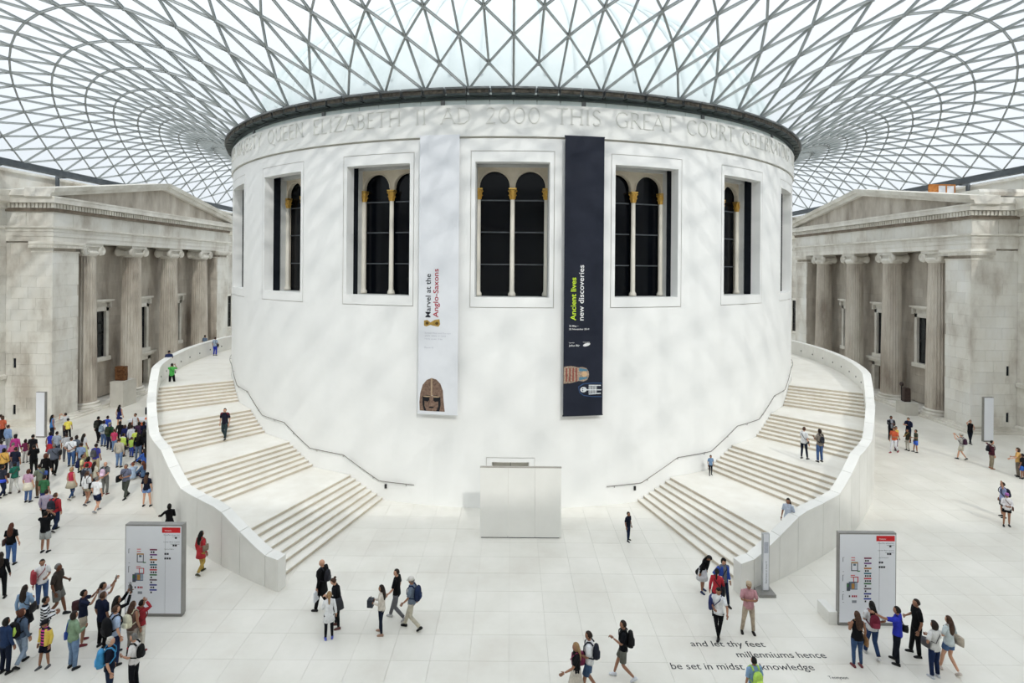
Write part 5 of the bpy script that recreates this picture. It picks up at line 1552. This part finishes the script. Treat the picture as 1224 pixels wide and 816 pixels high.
p = P(1117.2, 743.5, 1.58, 15, 'person with dark curls, white tee and navy jeans, second from the right', legs='stand', ra='front', la='hips', topc='#dcdcda', bot='trousers', botc='#182b52', hair='curly', hairc='dark', skin='m', girl=True, fat=1.08, shoe='#c9ced8')
shoulder_bag(p, '#4e4c4f', 'grey-brown bag under the arm of the person with dark curls', -1, size=1.0, z=1.08, y=.08)
p = P(1134.5, 737, 1.62, 15, 'person with long brown hair and denim shorts at the right end of the board group', legs='walk2', ra='down', la='front', topc='#c9d6da', bot='shorts', botc='#4a6d9c', hair='long', hairc='brown', skin='l', girl=True, shoe='#d8c9bd')
shoulder_bag(p, '#b9ab99', 'beige slouchy bag of the long-haired person in denim shorts', 1, size=1.1, z=1.02, y=-.12)
# ---- far right
p = P(1065, 497, 1.66, 175, 'person in dark waistcoat with folded hands beside the right stair wall', legs='stand', ra='hold', la='front', topc='#8c8f9a', vest='#15171f', botc='#17181d', hair='short', hairc='black', skin='d')
p = P(1070.8, 509.5, 1.55, 190, 'person in yellow top half hidden by the orange shirt', topc='#dcb52a', bot='leggings', botc='#6a3a58', hair='bob', hairc='dark', skin='m', girl=True, legs='relax')
p = P(1069, 511, 1.62, 120, 'person in orange shirt and white trousers by the right stair wall', legs='walk', ra='down', la='front', topc='#d9561f', bot='trousers', botc='#dcdce4', hair='short', hairc='dark', skin='m', shoe='#9a2a3a')
p = P(1086, 499, 1.68, 110, 'person in navy with blue backpack reading, near the low plinth', topc='#131a33', sleeve='long', botc='#1a2034', hair='short', hairc='dark', skin='l', ra='hold', la='hold', nod=20)
backpack(p, '#1a2150', 'deep blue backpack on the reader near the low plinth', size=.9)
p = P(1085, 513, 1.38, 100, 'child in dark olive top with yellow strap near the low plinth', topc='#37382c', bot='leggings', botc='#b8b4a8', hair='bob', hairc='dark', skin='m', girl=True, ra='front')
shoulder_bag(p, '#caa63a', 'yellow sling bag on the child in dark olive', 1, size=.8, z=1.15, y=-.05)
p = P(1095, 513.5, 1.46, 75, 'boy in olive tee and bright blue shorts near the low plinth', topc='#474a3c', bot='shorts', botc='#2a62d8', hair='short', hairc='black', skin='m', la='front', legs='relax')
p = P(1159.7, 502, 1.62, 170, 'person in black leaning at the corner of the right portico', topc='#17151a', sleeve='none', bot='leggings', botc='#171a26', hair='short', hairc='black', skin='l', ra='head', la='front', legs='cross')
p = P(1149.5, 518, 1.62, 30, 'person in grey top and beige shorts with a maroon backpack, hands raised', topc='#b6b3ae', bot='shorts', botc='#c2bba9', hair='short', hairc='grey', hat='#bdb9ae', skin='l', ra='photo', la='photo', legs='walk2')
backpack(p, '#3a1c33', 'plum backpack on the person in beige shorts', size=.9)
p = P(1185.4, 526.5, 1.66, 250, 'person in maroon jacket and beige trousers stretching one arm out', topc='#b9b2a5', vest='#4a1a2a', botc='#9c8f78', hair='short', hairc='black', skin='l', la='side', ra='down', shoe='#b0734c')
backpack(p, '#1c1c24', 'black backpack on the person in the maroon jacket', size=.8)
p = P(1217, 535.7, 1.62, 60, 'person in yellow shirt with grey trousers at the right edge', topc='#dfa94a', botc='#75695c', hair='curly', hairc='brown', skin='l', ra='front', la='wave', girl=True)
p = P(1222.5, 542.5, 1.40, 20, 'child in black top and bright blue shorts cut by the right edge', topc='#191a20', bot='shorts', botc='#1d64c9', hair='short', hairc='black', skin='m')
p = P(1199, 576.5, 1.66, 70, 'person in lavender shirt with a hand to the brow', topc='#8f99c9', bot='shorts', botc='#3b3a3c', hair='short', hairc='dark', skin='m', la='head', legs='stand')
backpack(p, '#1a1d33', 'navy backpack on the person in the lavender shirt', size=.9)
p = P(1203.5, 589.5, 1.50, 150, 'person in purple cap, white jacket and black shorts', topc='#e0dde0', sleeve='long', bot='shorts', botc='#17171b', hair='short', hairc='dark', hat='#a05aa8', skin='m', girl=True, legs='relax', ra='front', la='front')
shoulder_bag(p, '#5f3a2a', 'brown bag at the hip of the person in the purple cap', -1, size=.7)
# ---- on the right stairs
def on_stairs(hx, hy, h, face, label, it=6, z=None, **k):
    z0 = z if z is not None else 1.0
    if z is None:
        for _ in range(it):
            x, y = from_head(hx, hy, h, z0)
            z0 = level(abs(math.degrees(atan2(x, -y))))
    return P(hx, hy, h, face, label, z0=z0, **k)
p = on_stairs(961, 510.5, 1.60, 300, 'person in white tee and navy trousers turned to a companion on the right stairs', z=2.19, topc='#e2e3e6', bot='leggings', botc='#161d30', hair='short', hairc='brown', skin='l', girl=True, la='hold', legs='relax')
shoulder_bag(p, '#202026', 'thin dark sling bag of the person in white on the right stairs', 1, size=.5)
p = on_stairs(980, 513, 1.62, 10, 'person in taupe top and jeans going up the right stairs', z=2.19, topc='#8a7f74', bot='trousers', botc='#3f5f93', hair='bob', hairc='dark', skin='m', girl=True, la='hold', legs='stand')
backpack(p, '#23252e', 'dark backpack on the person in jeans on the right stairs', size=.7)
p = on_stairs(849.5, 544, 1.02, 185, 'small child in light blue shirt by the handrail of the right stairs', z=1.02, topc='#6f94bd', bot='leggings', botc='#1d2430', hair='short', hairc='black', skin='m', legs='relax')
p = on_stairs(942.3, 595.5, 1.60, 140, 'person with long black hair and pale blue dress behind the right stair wall', z=1.02, top='dress', topc='#bcc8dc', bot='none', hair='long', hairc='black', skin='m', girl=True, nod=10)
# ---- on the left stairs
p = on_stairs(201.7, 419, 1.62, 20, 'person in navy tee leaning on the parapet at the top of the left stairs', z=4.08, topc='#222f5c', bot='shorts', botc='#b8c0d6', hair='short', hairc='black', skin='m', ra='front', la='front', lean=10)
p = on_stairs(205.5, 434.3, 1.62, 15, 'person in bright green tee and black shorts on the left stairs', z=3.65, topc='#35b53a', bot='capri', botc='#101114', hair='short', hairc='black', skin='m', ra='photo', la='photo', shoe='#b5b13e', legs='wide')
shoulder_bag(p, '#141416', 'black sling across the bright green tee', 1, size=.5, y=-.1, z=1.1)
p = on_stairs(245, 400.5, 1.62, -15, 'person in grey-blue shirt and dark trousers on the upper left landing', z=4.08, topc='#5f7590', botc='#34343a', hair='short', hairc='black', skin='m', legs='walk2')
shoulder_bag(p, '#15161b', 'dark bag carried at the left of the grey-blue shirt', -1, size=.9, cross=False)
p = on_stairs(257.3, 403, 1.55, -8, 'person in pale patterned shirt and royal blue trousers on the upper left landing', z=4.08, topc='#9fb1c6', bot='trousers', botc='#1c34b8', hair='short', hairc='dark', skin='m', girl=True, fat=1.1)
shoulder_bag(p, '#15161b', 'dark handbag carried right of the royal blue trousers', 1, size=.9, cross=False)
p = on_stairs(269, 488, 1.68, 180, 'person in maroon and navy polo walking down the left stairs', z=2.19, topc='#1d1c2c', vest=None, bot='trousers', botc='#2c3b40', hair='short', hairc='dark', skin='l', legs='walk2', shoe='#202020', fat=1.05)
q = MB()
for s in (-1, 1):
    q.tube([p['T']((s * .09, .01, 1.455)), p['T']((s * .178, 0, 1.41)), p['T']((s * .20, -.01, 1.33))], [.05, .073, .07], 8)
fix_normals(q.out('shoulder_panels', flat(srgb('#7c1f2e'), .85, .15), p['E'], True))
# ---- around the left board
p = P(240.3, 635, 1.60, -20, 'person in long red tunic walking away beside the left stair wall', top='tunic', topc='#cf1f2c', sleeve='long', bot='trousers', botc='#c9a53a', hair='long', hairc='black', skin='m', girl=True, legs='walk2', shoe='#4a4c3a')
shoulder_bag(p, '#8d7a63', 'taupe shoulder bag of the person in the red tunic', 1, size=.95, cross=False, z=1.08)
p = P(202.5, 602.5, 1.58, 40, 'person in black top behind the left board', topc='#141316', sleeve='long', botc='#17181c', hair='bob', hairc='black', skin='m', girl=True, la='wave', ra='front')
# near left group looking at the left board
p = P(99.5, 705.5, 1.62, -55, 'person in navy tee and beige shorts holding up a phone, left of the board', topc='#1c2440', bot='shorts', botc='#b3a892', hair='short', hairc='black', skin='m', ra='photo', la='photo', legs='wide', shoe='#7a1d28')
in_hand(p, 'phone', 'phone held up by the person in beige shorts', 'phone', '#2a2325', (.08, .02, .14), 1, (0, 0, .02))
shoulder_bag(p, '#47202a', 'maroon bag on the back of the person in beige shorts', -1, size=1.3, z=1.15, y=-.12)
p = P(122.5, 696.5, 1.66, -60, 'person in white tee photographing with a raised phone near the left board', topc='#e2dde2', bot='trousers', botc='#33343a', hair='short', hairc='black', skin='m', ra='high', la='high')
in_hand(p, 'phone', 'silver phone raised highest near the left board', 'phone', '#8f938c', (.08, .02, .15), 1, (0, 0, .05))
p = P(122.7, 708, 1.66, -20, 'person in plain navy tee and black trousers seen from behind near the board', topc='#141d38', botc='#0f1013', hair='short', hairc='brown', skin='m', fat=1.05)
p = P(139.5, 713, 1.62, -40, 'person in black with long hair raising a tablet near the board', topc='#0e0f12', sleeve='long', botc='#0f1013', hair='long', hairc='black', skin='m', girl=True, ra='high', la='high')
in_hand(p, 'tablet', 'black tablet raised in front of the left board', 'tablet', '#14151a', (.26, .02, .2), 1, (-.06, 0, .05))
p = P(138, 724.5, 1.70, -35, 'person in light blue shirt with crossed black backpack straps before the board', topc='#a9c0e2', botc='#1d2c4f', hair='short', hairc='brown', skin='l', ra='down', la='front')
backpack(p, '#101116', 'big black backpack on the light blue shirt', size=1.15)
p = P(158.3, 719.5, 1.60, -10, 'person with brown hair in patterned brown top wearing a cream backpack', topc='#6a4f48', sleeve='none', bot='leggings', botc='#9a8f84', hair='long', hairc='brown', skin='m', girl=True, ra='down', la='front')
backpack(p, '#d8d3b4', 'cream backpack on the person with brown hair before the board', size=.95)
p = P(169, 717.5, 1.52, -30, 'person in red jacket with a hand to the head right before the left board', topc='#a31c2a', sleeve='long', bot='leggings', botc='#cdc6b8', hair='short', hairc='black', skin='m', ra='head', la='down', shoe='#8c1c2e')
backpack(p, '#8e2028', 'dark red backpack on the person in the red jacket', size=.8)
p = P(131.3, 762, 1.68, -60, 'person with white hair in navy tee wearing a cyan backpack at the bottom left', topc='#141c30', botc='#23314c', hair='short', hairc='white', skin='l')
backpack(p, '#1d93cf', 'cyan backpack on the white-haired person at the bottom left', size=1.05)
p = P(160.5, 757.5, 1.60, 95, 'person with grey curls in white top with red flowers at the bottom left', topc='#e8e4e4', sleeve='short', bot='trousers', botc='#16171c', hair='short', hairc='grey', skin='l', girl=True, la='front')
backpack(p, '#101013', 'black backpack on the grey-haired person in the flowered top', size=.8)
for k_, (x_, z_) in enumerate(((.12, 1.32), (-.05, 1.22), (.08, 1.1), (-.1, 1.36), (.02, 1.0))):
    q = MB(); q.tube([p['T']((x_, .105, z_)), p['T']((x_, .135, z_))], .035 * p['k'], 8); fix_normals(q.out('printed_flower', flat(srgb('#b5303a')), p['E']))
p = P(88, 731.5, 1.62, -25, 'person with sage green cardigan over denim and light jeans, seen from behind', topc='#86a583', sleeve='long', bot='trousers', botc='#6d8db3', hair='bob', hairc='dark', skin='m', girl=True, fat=1.12, shoe='#26262a', ra='front')
shoulder_bag(p, '#1f4bb0', 'blue cloth bag beside the sage green cardigan', -1, size=1.0, cross=False, z=.95)
p = P(54.5, 741.5, 1.35, 170, 'child in yellow raincoat over a pink and navy striped shirt', topc='#d04a9a', stripes='#1c2140', vest='#f2cf1b', bot='shorts', botc='#151a2c', hair='short', hairc='black', skin='m', hat='#1a1a20', legs='relax', shoe='#56585c')
p = P(54, 713.5, 1.62, -50, 'person in black and white striped top behind the yellow raincoat', topc='#e4e6ea', stripes='#14161f', bot='trousers', botc='#15161b', hair='short', hairc='black', skin='m', ra='front', la='front', girl=True, sleeve='long')
p = P(25.5, 728.5, 1.62, -10, 'person in denim jacket and pale jeans with a black and lime backpack', topc='#4f6480', sleeve='long', bot='trousers', botc='#93aac6', hair='bob', hairc='auburn', skin='l', girl=True, legs='walk2')
o = backpack(p, '#15171b', 'black and lime backpack on the denim jacket', size=1.05)
for s in (-1, 1):
    q = MB(); q.tube([p['T']((s * .10, -.30, 1.10)), p['T']((s * .13, -.29, 1.22)), p['T']((s * .10, -.27, 1.34))], [.03, .042, .02], 8); fix_normals(q.out('lime_panel', flat(srgb('#b5dd2c')), o, True))
p = P(7, 739.3, 1.55, -10, 'person with long black hair in dark denim jacket at the left edge, lower of two', topc='#223a63', sleeve='long', bot='trousers', botc='#182238', hair='bob', hairc='black', skin='m', girl=True)
p = P(29.5, 700, 1.60, 10, 'person with long dark hair in light blue shirt and black skirt', topc='#86a9cf', sleeve='long', bot='skirt', botc='#17181d', hair='long', hairc='dark', skin='m', girl=True, ra='front')
shoulder_bag(p, '#141519', 'black bag hanging beside the light blue shirt', 1, size=1.1)
p = P(50.5, 668.5, 1.60, 225, 'person in white tank with a red jacket over the arm, head turned back', topc='#e8e8ea', sleeve='short', bot='trousers', botc='#355488', hair='pony', hairc='dark', skin='m', girl=True, la='front')
shoulder_bag(p, '#a3152a', 'red jacket carried over the arm of the person in the white tank', 1, size=1.6, z=1.15, y=.02)
p = P(69, 674, 1.74, -75, 'tall person with grey hair, dark brown shirt and patterned shorts', topc='#3a332e', bot='shorts', botc='#6f6f6c', hair='short', hairc='grey', skin='d', fat=1.12, legs='walk2', ra='down', la='front')
p = P(1, 660.5, 1.60, 30, 'person in black cut by the left edge, below the long-haired one in jeans', topc='#121418', sleeve='long', botc='#131519', hair='long', hairc='dark', skin='m', girl=True)
p = P(54.3, 611.5, 1.64, 5, 'person in black tee and pale grey shorts taking a picture', topc='#14161a', bot='shorts', botc='#a9acab', hair='short', hairc='black', skin='m', ra='head', la='photo', fat=1.15)
p = P(13.5, 625.5, 1.60, 15, 'person with long auburn hair, black top and blue jeans at the left', topc='#15141a', bot='trousers', botc='#3f66a0', hair='long', hairc='auburn', skin='l', girl=True, la='front')
shoulder_bag(p, '#4a3230', 'brown shoulder bag of the person with long auburn hair', -1, size=1.0)
p = P(66, 589.3, 1.66, -5, 'person in red jacket and jeans with a dark backpack, standing apart from the crowd', topc='#b01628', sleeve='long', bot='trousers', botc='#1c2a48', hair='short', hairc='brown', skin='l', legs='walk2', fat=1.1)
backpack(p, '#242b38', 'dark slate backpack on the red jacket at left', size=1.05)
p = P(55.6, 585.3, 1.66, 10, 'person in lavender grey shirt and black trousers beside the red jacket', topc='#a79bb2', sleeve='long', botc='#141519', hair='short', hairc='dark', skin='l', fat=1.05)
p = P(53, 568, 1.62, 0, 'person in green tee and blue trousers', topc='#2c6a41', bot='trousers', botc='#26306b', hair='short', hairc='black', skin='m')
p = P(34, 561, 1.60, 0, 'person in pink blouse with a cream jacket round the waist and jeans', topc='#c79bb8', bot='trousers', botc='#44669c', hair='bob', hairc='auburn', skin='l', girl=True, fat=1.1)
q = MB(); q.loft([[p['T']((w * cos(2 * PI * i / 16), d * sin(2 * PI * i / 16), z)) for i in range(16)] for z, w, d in ((.66, .27, .22), (.85, .235, .19), (1.05, .18, .14))]); fix_normals(q.out('tied_jacket', flat(srgb('#ded6bf')), p['E'], True))
p = P(47.5, 555, 1.64, 75, 'person in olive shirt with a blue strap facing left', topc='#75806b', botc='#6b533a', hair='short', hairc='black', skin='m', ra='front', la='front')
shoulder_bag(p, '#3f63b8', 'blue shoulder bag on the person in olive', 1, size=.8, z=1.2, y=-.1)
p = P(17.6, 552.5, 1.58, 70, 'person in teal shirt, navy hat and white trousers', topc='#15705c', bot='trousers', botc='#cfcfc9', hair='bob', hairc='dark', hat='#1c2438', skin='l', girl=True, ra='front', la='front', legs='walk2', shoe='#3a2c26')
shoulder_bag(p, '#4d3329', 'brown bag in front of the teal shirt', -1, size=1.0, z=1.05, y=.15)
# crimson, white and grey figures
p = P(85.5, 558.8, 1.58, -8, 'person with blond hair in crimson top with a beige jacket round the waist', topc='#c41a45', sleeve='none', bot='leggings', botc='#2c4a74', hair='bob', hairc='blond', skin='l', girl=True, legs='walk2', shoe='#8e8a80')
q = MB(); q.loft([[p['T']((w * cos(2 * PI * i / 16), d * sin(2 * PI * i / 16), z)) for i in range(16)] for z, w, d in ((.66, .29, .24), (.85, .24, .19), (1.02, .18, .14))]); fix_normals(q.out('tied_jacket', flat(srgb('#b5aa90')), p['E'], True))
p = P(104, 563.3, 1.62, -5, 'person with ponytail in white cardigan and khaki shorts', topc='#e3e5e8', sleeve='long', bot='shorts', botc='#a3987f', hair='pony', hairc='brown', skin='m', girl=True, legs='walk2', shoe='#4a4b50')
shoulder_bag(p, '#15161a', 'black bag between the white cardigan and the white tee', 1, size=1.2, cross=False, z=1.0)
p = P(116, 570, 1.64, -10, 'person in white tee and navy shorts with dark socks', topc='#eceef0', bot='shorts', botc='#1a2547', hair='short', hairc='grey', skin='l', legs='walk2', fat=1.1, shoe='#8f9196')
p = P(125.8, 552.2, 1.64, 0, 'bald person in grey tee and grey trousers wearing a small pink backpack', topc='#6c6e6f', botc='#6e6f6b', hair='bald', skin='l', ra='behind', la='behind', shoe='#5a1d24')
backpack(p, '#d9b6d2', 'small pink backpack on the bald person', size=.85, straps='#15161a')
p = P(151, 554.5, 1.70, 172, 'person with grey beard and grey-blue shirt walking toward us, black bag', topc='#6f7590', botc='#4a5048', hair='short', hairc='grey', skin='m', ra='front', la='front', legs='walk2', fat=1.1, shoe='#1a1a1a')
shoulder_bag(p, '#121316', 'large black shoulder bag in front of the grey-blue shirt', 1, size=1.25, z=1.02, y=.16)
p = P(175.5, 565.5, 1.60, 5, 'person in navy top and light blue mini shorts beside the left stair wall', topc='#161a2e', bot='shorts', botc='#6f93cf', hair='long', hairc='brown', skin='l', girl=True, hat='#17171c', legs='wide', shoe='#151515')
def seated(hx, hy, face, label, **k):
    x, y = ground(hx, hy, .94)
    return person(x, y, 0, 1.65, face, label, sit=True, **k)
seated(171.5, 551, 80, 'person with auburn hair and denim jacket sitting against the stair wall', legs='sit', topc='#4a6a92', sleeve='long', bot='leggings', botc='#1a2342', hair='long', hairc='auburn', skin='l', girl=True, ra='knees', la='knees')
seated(172.5, 536.5, 80, 'person in black leggings sitting with legs stretched out by the stair wall', legs='sitL', topc='#2b5fc0', sleeve='long', bot='leggings', botc='#14151a', hair='long', hairc='dark', skin='l', girl=True, ra='knees', la='knees', shoe='#3a63b5')
seated(159, 552.5, 60, 'child with red hair in pale blue sitting on the floor near the stair wall', legs='sit', topc='#a9c1de', bot='leggings', botc='#b9c3d2', hair='short', hairc='red', skin='l', ra='knees', la='knees')
# ---- dense crowd at left, front to back
C = [
 (64.8, 530.5, 1.72, 25, 'big person in slate grey shirt and black trousers', dict(topc='#5b6272', botc='#101114', hair='short', hairc='grey', skin='m', fat=1.15, legs='walk2')),
 (54.5, 542.5, 1.62, 10, 'person with auburn curls dressed in black', dict(topc='#111114', sleeve='long', botc='#121215', hair='curly', hairc='auburn', skin='l', girl=True)),
 (40.7, 531.5, 1.68, 60, 'person in black shirt and black trousers with crossed arms', dict(topc='#14151a', botc='#101114', hair='short', hairc='black', skin='m', la='crossed', ra='crossed')),
 (39.3, 519.5, 1.68, 5, 'person in black tee whose head rises above the magenta jacket', dict(topc='#17181c', botc='#2a2b30', hair='short', hairc='black', skin='m')),
 (30.5, 525.3, 1.35, 15, 'child in dark raspberry top', dict(topc='#7b2350', botc='#c8c4bf', hair='bob', hairc='dark', skin='m', girl=True)),
 (18.5, 519.5, 1.62, 20, 'person in magenta jacket and dark cap', dict(topc='#c2268c', sleeve='long', botc='#3f4c74', hair='bob', hairc='black', hat='#17171c', skin='m', girl=True)),
 (15.5, 529, 1.58, 30, 'person with grey hair and rose pink top', dict(topc='#c2517e', botc='#6b707e', hair='short', hairc='grey', skin='l', girl=True)),
 (18.8, 534.5, 1.66, -5, 'person in dark navy shirt and grey-blue trousers', dict(topc='#1b2138', botc='#4b5a74', hair='short', hairc='dark', skin='m', fat=1.15)),
 (4.6, 536, 1.62, 10, 'person in mustard yellow top with a thin black strap', dict(topc='#e0a92e', sleeve='long', botc='#16171c', hair='bob', hairc='black', skin='m', girl=True, fat=1.1)),
 (3.2, 556, 1.60, -10, 'person in dark clothes with a royal blue jacket round the waist at the left edge', dict(topc='#2a2e3c', botc='#1b2440', hair='short', hairc='black', skin='m', legs='walk2')),
 (1.5, 527, 1.60, 20, 'person in lilac shirt at the left edge', dict(topc='#8b86c4', botc='#3b3f56', hair='short', hairc='black', skin='m')),
 (9.8, 508, 1.66, -10, 'person in sky blue shirt and grey trousers', dict(topc='#7f9fce', sleeve='long', botc='#8a8d96', hair='short', hairc='dark', skin='l')),
 (3.2, 497.5, 1.64, 10, 'person with brown curls in orange top', dict(topc='#c9562a', botc='#22232a', hair='curly', hairc='brown', skin='m', girl=True)),
 (.8, 495.5, 1.66, 0, 'person in white shirt furthest back at the left edge', dict(topc='#dcdcde', botc='#2d2d33', hair='short', hairc='dark', skin='m')),
 (62.3, 496, 1.66, -30, 'person in bright blue vest beside the left pillar sign', dict(topc='#2a7ac4', sleeve='none', botc='#1d2433', hair='long', hairc='black', skin='m', girl=True)),
 (78.5, 493.5, 1.66, 80, 'person in white tee holding both hands to the face under the portico', dict(topc='#d5d7dc', botc='#1c2130', hair='short', hairc='dark', skin='l', ra='photo', la='photo')),
 (81.4, 500, 1.42, 30, 'child in bright yellow tee and black trousers', dict(topc='#f0dc25', botc='#15161b', hair='short', hairc='black', skin='m', legs='walk')),
 (60.3, 516.3, 1.62, 10, 'person in royal blue top with a red skirt', dict(topc='#2434b8', sleeve='none', bot='skirt', botc='#c11c26', hair='bob', hairc='black', skin='m', girl=True)),
 (68, 515.8, 1.66, 5, 'person in pale grey-blue shirt with a dark strap', dict(topc='#9aa6b8', botc='#3c4354', hair='short', hairc='black', skin='m')),
 (79.5, 518, 1.64, 40, 'person in light grey tee behind the white shirt with strap', dict(topc='#bfc0c4', botc='#55585f', hair='short', hairc='dark', skin='m')),
 (85.3, 522.5, 1.68, 8, 'person in white shirt with a thin strap and jeans, hands behind', dict(topc='#e3e6ec', botc='#3a5f96', hair='short', hairc='dark', skin='m', ra='behind', la='behind', fat=1.1)),
 (91.5, 520.5, 1.64, 0, 'person in slate blue-grey top between white shirts', dict(topc='#5d6675', botc='#33363f', hair='bob', hairc='dark', skin='m', girl=True)),
 (100.2, 518.5, 1.62, -10, 'person with long black hair, white top and pale yellow skirt', dict(topc='#dfdfe2', bot='longskirt', botc='#dbdc8c', hair='long', hairc='black', skin='m', girl=True)),
 (97.2, 529.3, 1.66, 0, 'person in light blue shirt, back turned, mid crowd', dict(topc='#829cc4', botc='#3c4456', hair='short', hairc='dark', skin='m')),
 (98.5, 543, 1.64, -60, 'person in pale yellow tee and black trousers with navy backpack', dict(topc='#e4dc96', botc='#121317', hair='short', hairc='black', skin='m', bp=('#1b2450', 'navy backpack on the pale yellow tee'))),
 (105.5, 546.5, 1.62, -5, 'person in scarlet tee with bushy black hair', dict(topc='#cf2730', botc='#24262c', hair='curly', hairc='black', skin='m', girl=True)),
 (112.8, 552, 1.60, -10, 'person with long dark brown hair in cream top', dict(topc='#d8d2bc', botc='#33363f', hair='long', hairc='dark', skin='m', girl=True)),
 (103.8, 554, 1.62, 0, 'person in grey tee with dark backpack straps', dict(topc='#7f8796', botc='#3d3f47', hair='short', hairc='dark', skin='m', bp=('#2b2d38', 'charcoal backpack on the grey tee'))),
 (114.8, 530.3, 1.68, 0, 'person in violet-blue shirt and beige trousers', dict(topc='#4145a6', botc='#b3a37e', hair='short', hairc='dark', skin='m', bp=('#4d4e52', 'grey and black backpack on the violet-blue shirt'))),
 (117.5, 497.8, 1.70, 5, 'person in black tee and black trousers with dark green backpack', dict(topc='#1b1b1d', botc='#17171a', hair='short', hairc='black', skin='m', legs='walk2', bp=('#23261f', 'blackish backpack on the person all in black'))),
 (124, 502.5, 1.66, -5, 'person in white sleeves and jeans with a pale blue rucksack', dict(topc='#d9dde6', sleeve='long', bot='trousers', botc='#4b699b', hair='bob', hairc='dark', skin='l', girl=True, bp=('#8195a8', 'pale blue-grey rucksack on the white sleeves'))),
 (128.6, 497, 1.62, 0, 'person in vivid blue jacket behind the green shirt', dict(topc='#2350c8', sleeve='long', botc='#2b3038', hair='short', hairc='black', skin='m')),
 (131, 505.3, 1.68, -5, 'person in dark green shirt and cap with an olive backpack', dict(topc='#1e4a2c', sleeve='long', botc='#1a2440', hair='short', hairc='grey', hat='#8d8e8a', skin='l', fat=1.1, bp=('#333a25', 'olive backpack on the dark green shirt'))),
 (136.8, 513, 1.40, -5, 'child in bright pink tee and jeans', dict(topc='#d02a62', bot='trousers', botc='#6d8ab8', hair='short', hairc='brown', skin='l')),
 (142.8, 484, 1.62, 0, 'person with long black hair, navy top and white shorts, alone near the plinth', dict(top='tunic', topc='#1d2666', sleeve='none', bot='shorts', botc='#dfe0e4', hair='long', hairc='black', skin='l', girl=True)),
 (143.5, 503.5, 1.56, 20, 'person in black top behind the pink tee', dict(topc='#1b1a1e', sleeve='long', botc='#202127', hair='bob', hairc='dark', skin='m', girl=True)),
 (149.3, 508, 1.55, -10, 'person in deep navy hooded top', dict(topc='#1a2460', sleeve='long', botc='#2a2d38', hair='bob', hairc='brown', skin='m', girl=True)),
 (147.5, 518, 1.40, -20, 'child in white top with a lime jacket', dict(topc='#dfe2d2', vest='#c3e02e', botc='#25262c', hair='short', hairc='black', skin='m')),
 (155, 505, 1.62, 10, 'person with long dark hair in pale lilac top', dict(topc='#b9b3d0', sleeve='long', botc='#2f3140', hair='long', hairc='dark', skin='m', girl=True)),
 (157.3, 508.3, 1.62, 0, 'person in white hooded top in the crowd by the stair wall', dict(topc='#d3d6e2', sleeve='long', botc='#3b3f55', hair='short', hairc='dark', skin='m')),
 (162, 494, 1.66, 170, 'person in white tank top facing us in the crowd', dict(topc='#dcdde2', sleeve='none', botc='#2a2b35', hair='short', hairc='black', skin='m')),
 (162.6, 513.3, 1.45, 10, 'child in neon yellow jacket', dict(topc='#d3e62f', sleeve='long', botc='#2a3f86', hair='short', hairc='black', skin='m')),
 (157.3, 522.5, 1.20, -10, 'small child with lime shoulders and blue trousers', dict(topc='#a9cf3a', bot='trousers', botc='#2c47a0', hair='short', hairc='brown', skin='l')),
 (165.5, 517, 1.62, 15, 'person in black jacket and jeans beside the stair wall', dict(topc='#121216', sleeve='long', bot='trousers', botc='#5a6f8e', hair='long', hairc='black', skin='m', girl=True)),
 (166.3, 504.3, 1.60, 20, 'person in plum top near the leaflet stall', dict(topc='#4a3050', sleeve='long', botc='#22232b', hair='bob', hairc='dark', skin='m', girl=True)),
 (172, 504, 1.60, 15, 'person in ink blue top next to the stair wall', dict(topc='#141a3a', sleeve='long', botc='#17182a', hair='bob', hairc='black', skin='m', girl=True)),
 (172.5, 513, 1.58, 25, 'person in charcoal hooded top squeezed against the stair wall', dict(topc='#24262c', sleeve='long', botc='#1a1b22', hair='long', hairc='black', skin='m', girl=True)),
 (142.5, 524, 1.66, 0, 'person in cream jacket and faded jeans, back turned', dict(topc='#bdb5a4', sleeve='long', bot='trousers', botc='#6888b4', hair='short', hairc='brown', skin='l', fat=1.1)),
]
for hx, hy, h, face, label, k in C:
    bp = k.pop('bp', None)
    p = P(hx, hy, h, face, label, group=GN_, **k)
    if bp: backpack(p, bp[0], bp[1], size=.95)
    if 'slate grey shirt' in label: shoulder_bag(p, '#101114', 'black bag on the side of the big person in slate grey', 1, size=1.1, z=1.2)
    if 'royal blue jacket round' in label:
        q = MB(); q.loft([[p['T']((w * cos(2 * PI * i / 16), d * sin(2 * PI * i / 16), z)) for i in range(16)] for z, w, d in ((.82, .22, .18), (.98, .2, .16))]); fix_normals(q.out('tied_jacket', flat(srgb('#1c46d8')), p['E'], True))
    if 'thin black strap' in label or 'thin strap' in label: shoulder_bag(p, '#1a1a1e', 'small dark sling bag on the %s' % ('mustard yellow top' if 'mustard' in label else 'white shirt in mid crowd'), 1, size=.5, y=.05)

# ---- repeats share a group phrase
GP_ = {'person': 'visitors in the great court', 'backpack': 'backpacks worn by visitors', 'bag': 'bags carried by visitors', 'portico': 'porticos facing each other', 'staircase': 'staircases round the drum',
       'handrail': 'handrails along the drum', 'banner': 'exhibition banners on the drum', 'sign': 'signs standing in the court', 'plinth': 'stone plinths before the porticos', 'sculpture': 'sculptures before the porticos', 'inscription': 'words set in the floor', 'phone': 'phones held up by visitors'}
for o in COL.objects:
    if o.parent is None and 'category' in o and 'group' not in o and o['category'] in GP_:
        o['group'] = GP_[o['category']]
